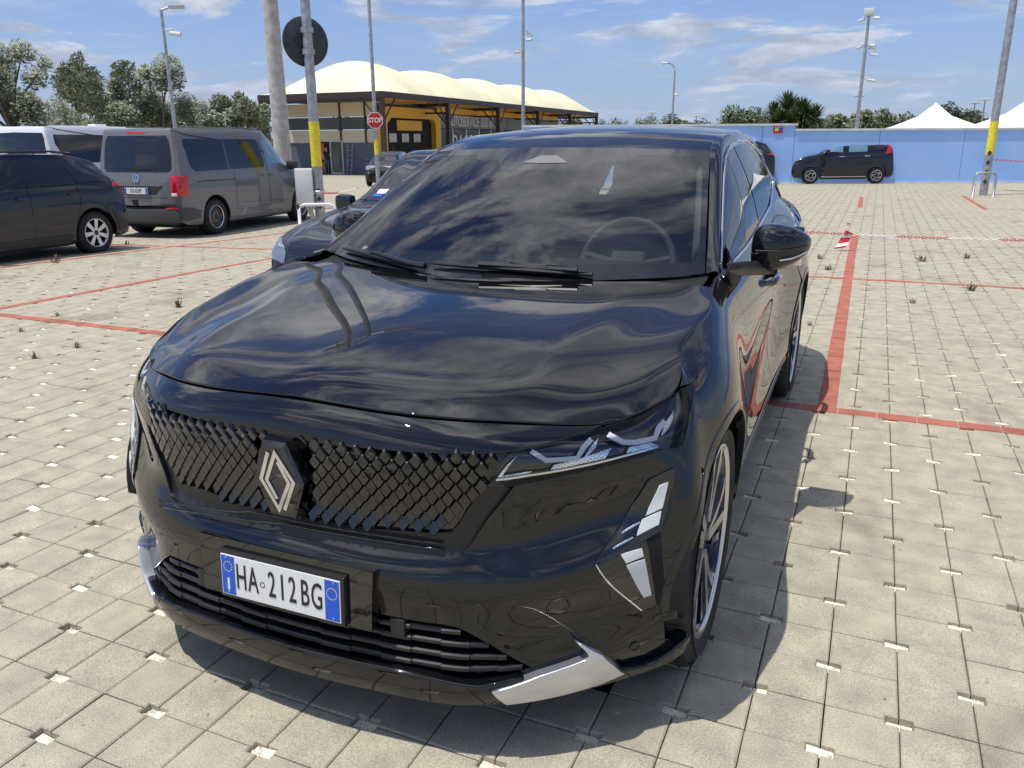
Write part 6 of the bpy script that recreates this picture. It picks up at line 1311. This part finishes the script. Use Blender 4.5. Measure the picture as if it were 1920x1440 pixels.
# ---- vegetation
M_OLIVE = mat('olive_leaf', (.10, .12, .06), .55, 0, 0, .3, build=noisy((.12, .145, .07), (.30, .33, .20), 1.3, 6, coords='Object'))
M_OLIVE2 = mat('olive_leaf_pale', (.14, .16, .10), .55, build=noisy((.15, .18, .095), (.34, .36, .25), 1.6, 6))
M_BARK = mat('olive_bark', (.10, .085, .065), .9, build=noisy((.06, .05, .04), (.14, .12, .10), 8, 6)); M_GRN = mat('shrub_leaf', (.05, .09, .025), .55, build=noisy((.03, .065, .015), (.10, .15, .05), 1.5, 6)); M_PALM = mat('yucca_leaf', (.06, .10, .025), .45, build=noisy((.045, .085, .018), (.14, .18, .06), 2.5, 5)); M_DRY = mat('dry_leaf', (.20, .16, .09), .7)
def leaves(rng, n, blobs, size, lay=1.0):
    V = []; F = []
    for _ in range(n):
        c, r = rng.choices(blobs, weights=[b_[1][0]*b_[1][1]*b_[1][2] for b_ in blobs])[0]
        while True:
            d = Vector((rng.gauss(0, 1), rng.gauss(0, 1), rng.gauss(0, 1))).normalized(); k = rng.random()**.45
            p = Vector((c[0]+d.x*r[0]*k, c[1]+d.y*r[1]*k, c[2]+d.z*r[2]*k)); break
        a = Vector((rng.gauss(0, 1), rng.gauss(0, 1), rng.gauss(0, .8))).normalized(); b_ = a.orthogonal().normalized(); s0 = size*rng.uniform(.6, 1.5); i = len(V)
        V += [p-a*s0, p+b_*s0*.28, p+a*s0, p-b_*s0*.28]; F.append((i, i+1, i+2, i+3))
    return V, F
def tree(label, base, H_, w, seed, m1, m2, n=5200, size=.10, grp='olive trees behind the vans', twigs=9, name='olive_tree', trunkf=.42):
    rng = random.Random(seed); t = thing(name, label, 'tree', base, rng.uniform(0, 6), grp); blobs = []; m = MB()
    tk = H_*trunkf; bend = rng.uniform(-.2, .2); m.tube([(0, 0, -.1), (bend*.4, .05, tk*.5), (bend, 0, tk)], [.20*H_/5, .16*H_/5, .13*H_/5], 8)
    for k in range(twigs):
        a = 2*math.pi*k/twigs+rng.uniform(-.3, .3); rr = w*rng.uniform(.35, .85); e = Vector((math.cos(a)*rr, math.sin(a)*rr, H_*rng.uniform(.52, .92)))
        mid = Vector((bend, 0, tk)).lerp(e, .55)+Vector((rng.uniform(-.2, .2), rng.uniform(-.2, .2), rng.uniform(.0, .3))); m.tube([(bend, 0, tk*.96), mid, e], [.07*H_/5, .045*H_/5, .015], 6)
        s0 = w*rng.uniform(.26, .44); blobs.append((e, (s0, s0, s0*rng.uniform(.7, 1.25))))
        e2 = e+Vector((rng.uniform(-.5, .5)*w*.5, rng.uniform(-.5, .5)*w*.5, rng.uniform(-.12, .14)*H_)); s1 = s0*.6; blobs.append((e2, (s1, s1, s1*1.3))); m.tube([mid, e2], [.03, .01], 5)
    m.build('trunk', M_BARK, t, smooth=True)
    V, F = leaves(rng, n, blobs, size); meshobj('crown', V, F, m1, t); V, F = leaves(rng, n//2, blobs, size); meshobj('crown', V, F, m2, t); return t
def tree_at(label, px, pyt, D, w, seed, m1=M_OLIVE, m2=M_OLIVE2, **k):
    b = gpos(px, 236, D); tree(label, b, ztop(px, pyt, b)-b.z, w, seed, m1, m2, **k)
tree_at('big olive tree cut by the left frame edge', 22, 78, 34, 1.95, 3, n=7500, size=.11); tree_at('tall forked olive tree left of the slim lamp post', 222, 112, 33, 1.75, 5, n=6500, size=.10, twigs=8); tree_at('tall olive tree just behind the slim lamp post', 296, 112, 33, 1.75, 8, n=6500, size=.10, twigs=8)
tree_at('low olive tree between the white van and the tall olives', 118, 196, 44, 2.3, 11, n=4000); tree_at('small olive tree right of the lamp post, nearer the garage', 405, 185, 36, 1.25, 13, n=4000); tree_at('rounded olive tree beside the garage corner', 462, 186, 37, 1.35, 17, n=4500); tree_at('low olive tree filling the gap behind the grey van roof', 350, 205, 46, 2.3, 19, n=4000)
for k, (px, pt, D, w, lab) in enumerate(((1085, 231, 95, 3.2, 'far low tree seen under the end of the canopy'), (1175, 228, 90, 3.4, 'far low tree above the middle of the SUV roof'), (1290, 222, 85, 3.0, 'far low tree near the curved street lamp'), (1240, 231, 95, 3.0, 'far faint low tree just left of the curved street lamp'), (1560, 213, 60, 1.6, 'small tree beside the yucca clump'), (1585, 208, 58, 1.5, 'small round tree left of the camera mast'), (1650, 212, 62, 2.3, 'small tree right of the camera mast'), (1690, 226, 66, 2.0, 'low tree at the left foot of the white tent'), (1800, 206, 70, 2.2, 'low dark tree between the white tents'))):
    tree_at(lab, px, pt, D, w, 40+k, M_GRN, M_OLIVE2, n=2600, size=.16, grp='trees beyond the wall', name='far_tree')
b = gpos(1392, 236, 38); tree_rng = random.Random(5); t = thing('shrub', 'dense rounded green shrub left of the yucca clump behind the wall', 'shrub', (b.x, b.y, 0)); zz = ztop(1392, 195, b)
V, F = leaves(tree_rng, 5000, [((-.5, 0, zz-.75), (.7, .7, .75)), ((.4, 0, zz-.8), (.8, .8, .7)), ((0, .2, zz-1.2), (1.3, 1, .9))], .09); meshobj('foliage', V, F, M_GRN, t); m = MB(); m.tube([(0, 0, 0), (0, 0, zz-.9)], .12, 6); m.build('stem', M_BARK, t)
def yucca(label, px, py, D, R_, n, seed):
    rng = random.Random(seed); b = gpos(px, 236, D); zc0 = ztop(px, py, b); t = thing('yucca', label, 'plant', (b.x, b.y, 0), 0, 'yucca clump behind the wall'); m = MB(); m.tube([(0, 0, 0), (.05, 0, zc0)], [.16, .10], 8); m.build('stem', M_BARK, t); V = []; F = []
    for k in range(n):
        az = rng.uniform(0, 6.283); el = rng.uniform(-.7, 1.5); L = R_*rng.uniform(.8, 1.1); d = Vector((math.cos(az)*math.cos(el), math.sin(az)*math.cos(el), math.sin(el))); sd = d.cross(Vector((0, 0, 1))).normalized()*.034; i = len(V); o_ = Vector((.05, 0, zc0))
        pts = [o_+d*L*s0+Vector((0, 0, -.22*L*s0*s0)) for s0 in (.05, .45, .8, 1.0)]
        V += [pts[0]-sd*.6, pts[0]+sd*.6, pts[1]-sd, pts[1]+sd, pts[2]-sd*.7, pts[2]+sd*.7, pts[3]]; F += [(i, i+1, i+3, i+2), (i+2, i+3, i+5, i+4), (i+4, i+5, i+6)]
    meshobj('leaf_rosette', V, F, M_PALM, t)
for k, (px, py, D, R_, lab) in enumerate(((1472, 206, 36, 1.05, 'tallest spiky yucca head in the clump'), (1500, 213, 35.5, .95, 'yucca head on the right shoulder of the clump'), (1524, 222, 36, .85, 'lowest yucca head at the right end of the clump'), (1447, 217, 36.5, .85, 'yucca head at the left end of the clump'), (1485, 226, 35.2, .85, 'low front yucca head under the tallest one'), (1512, 229, 35.4, .75, 'low front yucca head near the right end'), (1458, 228, 35.6, .75, 'low front yucca head near the left end'))): yucca(lab, px, py, D, R_, 260, 60+k)
# weeds in the joints
def weed(label, px, py, s0, seed, mm):
    rng = random.Random(seed); p = ghit(px, py); t = thing('weed', label, 'weed', p, 0, 'weeds growing in the paving joints'); V = []; F = []
    for k in range(26):
        az = rng.uniform(0, 6.283); el = rng.uniform(.15, 1.3); L = s0*rng.uniform(.5, 1.1); d = Vector((math.cos(az)*math.cos(el), math.sin(az)*math.cos(el), math.sin(el))); sd = d.cross(Vector((0, 0, 1))).normalized()*s0*.06; o_ = Vector((rng.uniform(-.3, .3)*s0, rng.uniform(-.2, .2)*s0, 0)); i = len(V)
        V += [o_-sd*.5, o_+sd*.5, o_+d*L*.6+sd, o_+d*L*.6-sd, o_+d*L]; F += [(i, i+1, i+2, i+3), (i+3, i+2, i+4)]
    meshobj('leaf_tuft', V, F, mm, t)
wl_ = [(1822, 545, .10, 'green weed tuft by the far red row at right', M_GRN), (1728, 490, .12, 'bushy brown weed right of the red line', M_DRY), (1812, 484, .09, 'small dark weed at the right, beyond the bushy one', M_DRY), (1536, 485, .09, 'dark star-shaped weed below the striped flag', M_DRY), (1553, 506, .10, 'thin weed just left of the long red line', M_DRY), (1518, 610, .05, 'tiny weed near the rear wheel', M_DRY), (1712, 568, .06, 'tiny weed pair in the bay, right of the red line', M_DRY), (1590, 421, .07, 'dark weed just above the chain', M_DRY), (105, 492, .13, 'dry weed in front of the dark hatchback wheel', M_DRY), (65, 672, .06, 'dry sprig near the left frame edge', M_DRY), (145, 652, .06, 'reddish sprig left of the bonnet', M_DRY), (108, 592, .05, 'tiny sprig on the left red row', M_DRY), (335, 575, .09, 'wispy weed beside the bonnet at left', M_DRY), (238, 458, .10, 'weed at the tail of the grey van', M_DRY), (40, 622, .05, 'sprig below the left red row', M_DRY)]
for k, (px, py, s0, lab, mm) in enumerate(wl_): weed(lab, px, py, s0, 80+k, mm)
# blue container edge at the far left behind the white van
t = thing('blue_tank', 'blue plastic tank end showing left of the white van', 'tank', atdepth(2, 300, 19)*np.array([1, 1, 0])+np.array([0, 0, -.3])); m = MB(); m.bbox((-.6, -.5, 0), (.35, .5, 2.0), .15); m.build('shell', M_BLUEW, t, auto=40)
# far low hills of trees along the horizon
rng = random.Random(2); V = []; F = []
for k in range(9000):
    az = rng.uniform(-.95, 1.05); D = rng.uniform(120, 190); p = CAM+(math.sin(-az)*0+1)*np.array([-math.sin(YAW+az), math.cos(YAW+az), 0])*D; h = (1.2+.9*math.sin(az*23)+.6*math.sin(az*61+1))*.9; z = rng.uniform(-.4, max(.3, h+1.6)); s0 = rng.uniform(.4, 1.1); i = len(V)
    V += [(p[0]-s0*math.cos(YAW+az), p[1]-s0*math.sin(YAW+az), z-s0*.6), (p[0]+s0*math.cos(YAW+az), p[1]+s0*math.sin(YAW+az), z-s0*.5), (p[0]+s0*.6, p[1]+.3, z+s0*.6), (p[0]-s0*.6, p[1]-.3, z+s0*.7)]; F.append((i, i+1, i+2, i+3))
o = meshobj('distant_trees', V, F, M_OLIVE, None); o['kind'] = 'stuff'; o['label'] = 'far belt of low trees along the horizon'; o['category'] = 'trees'
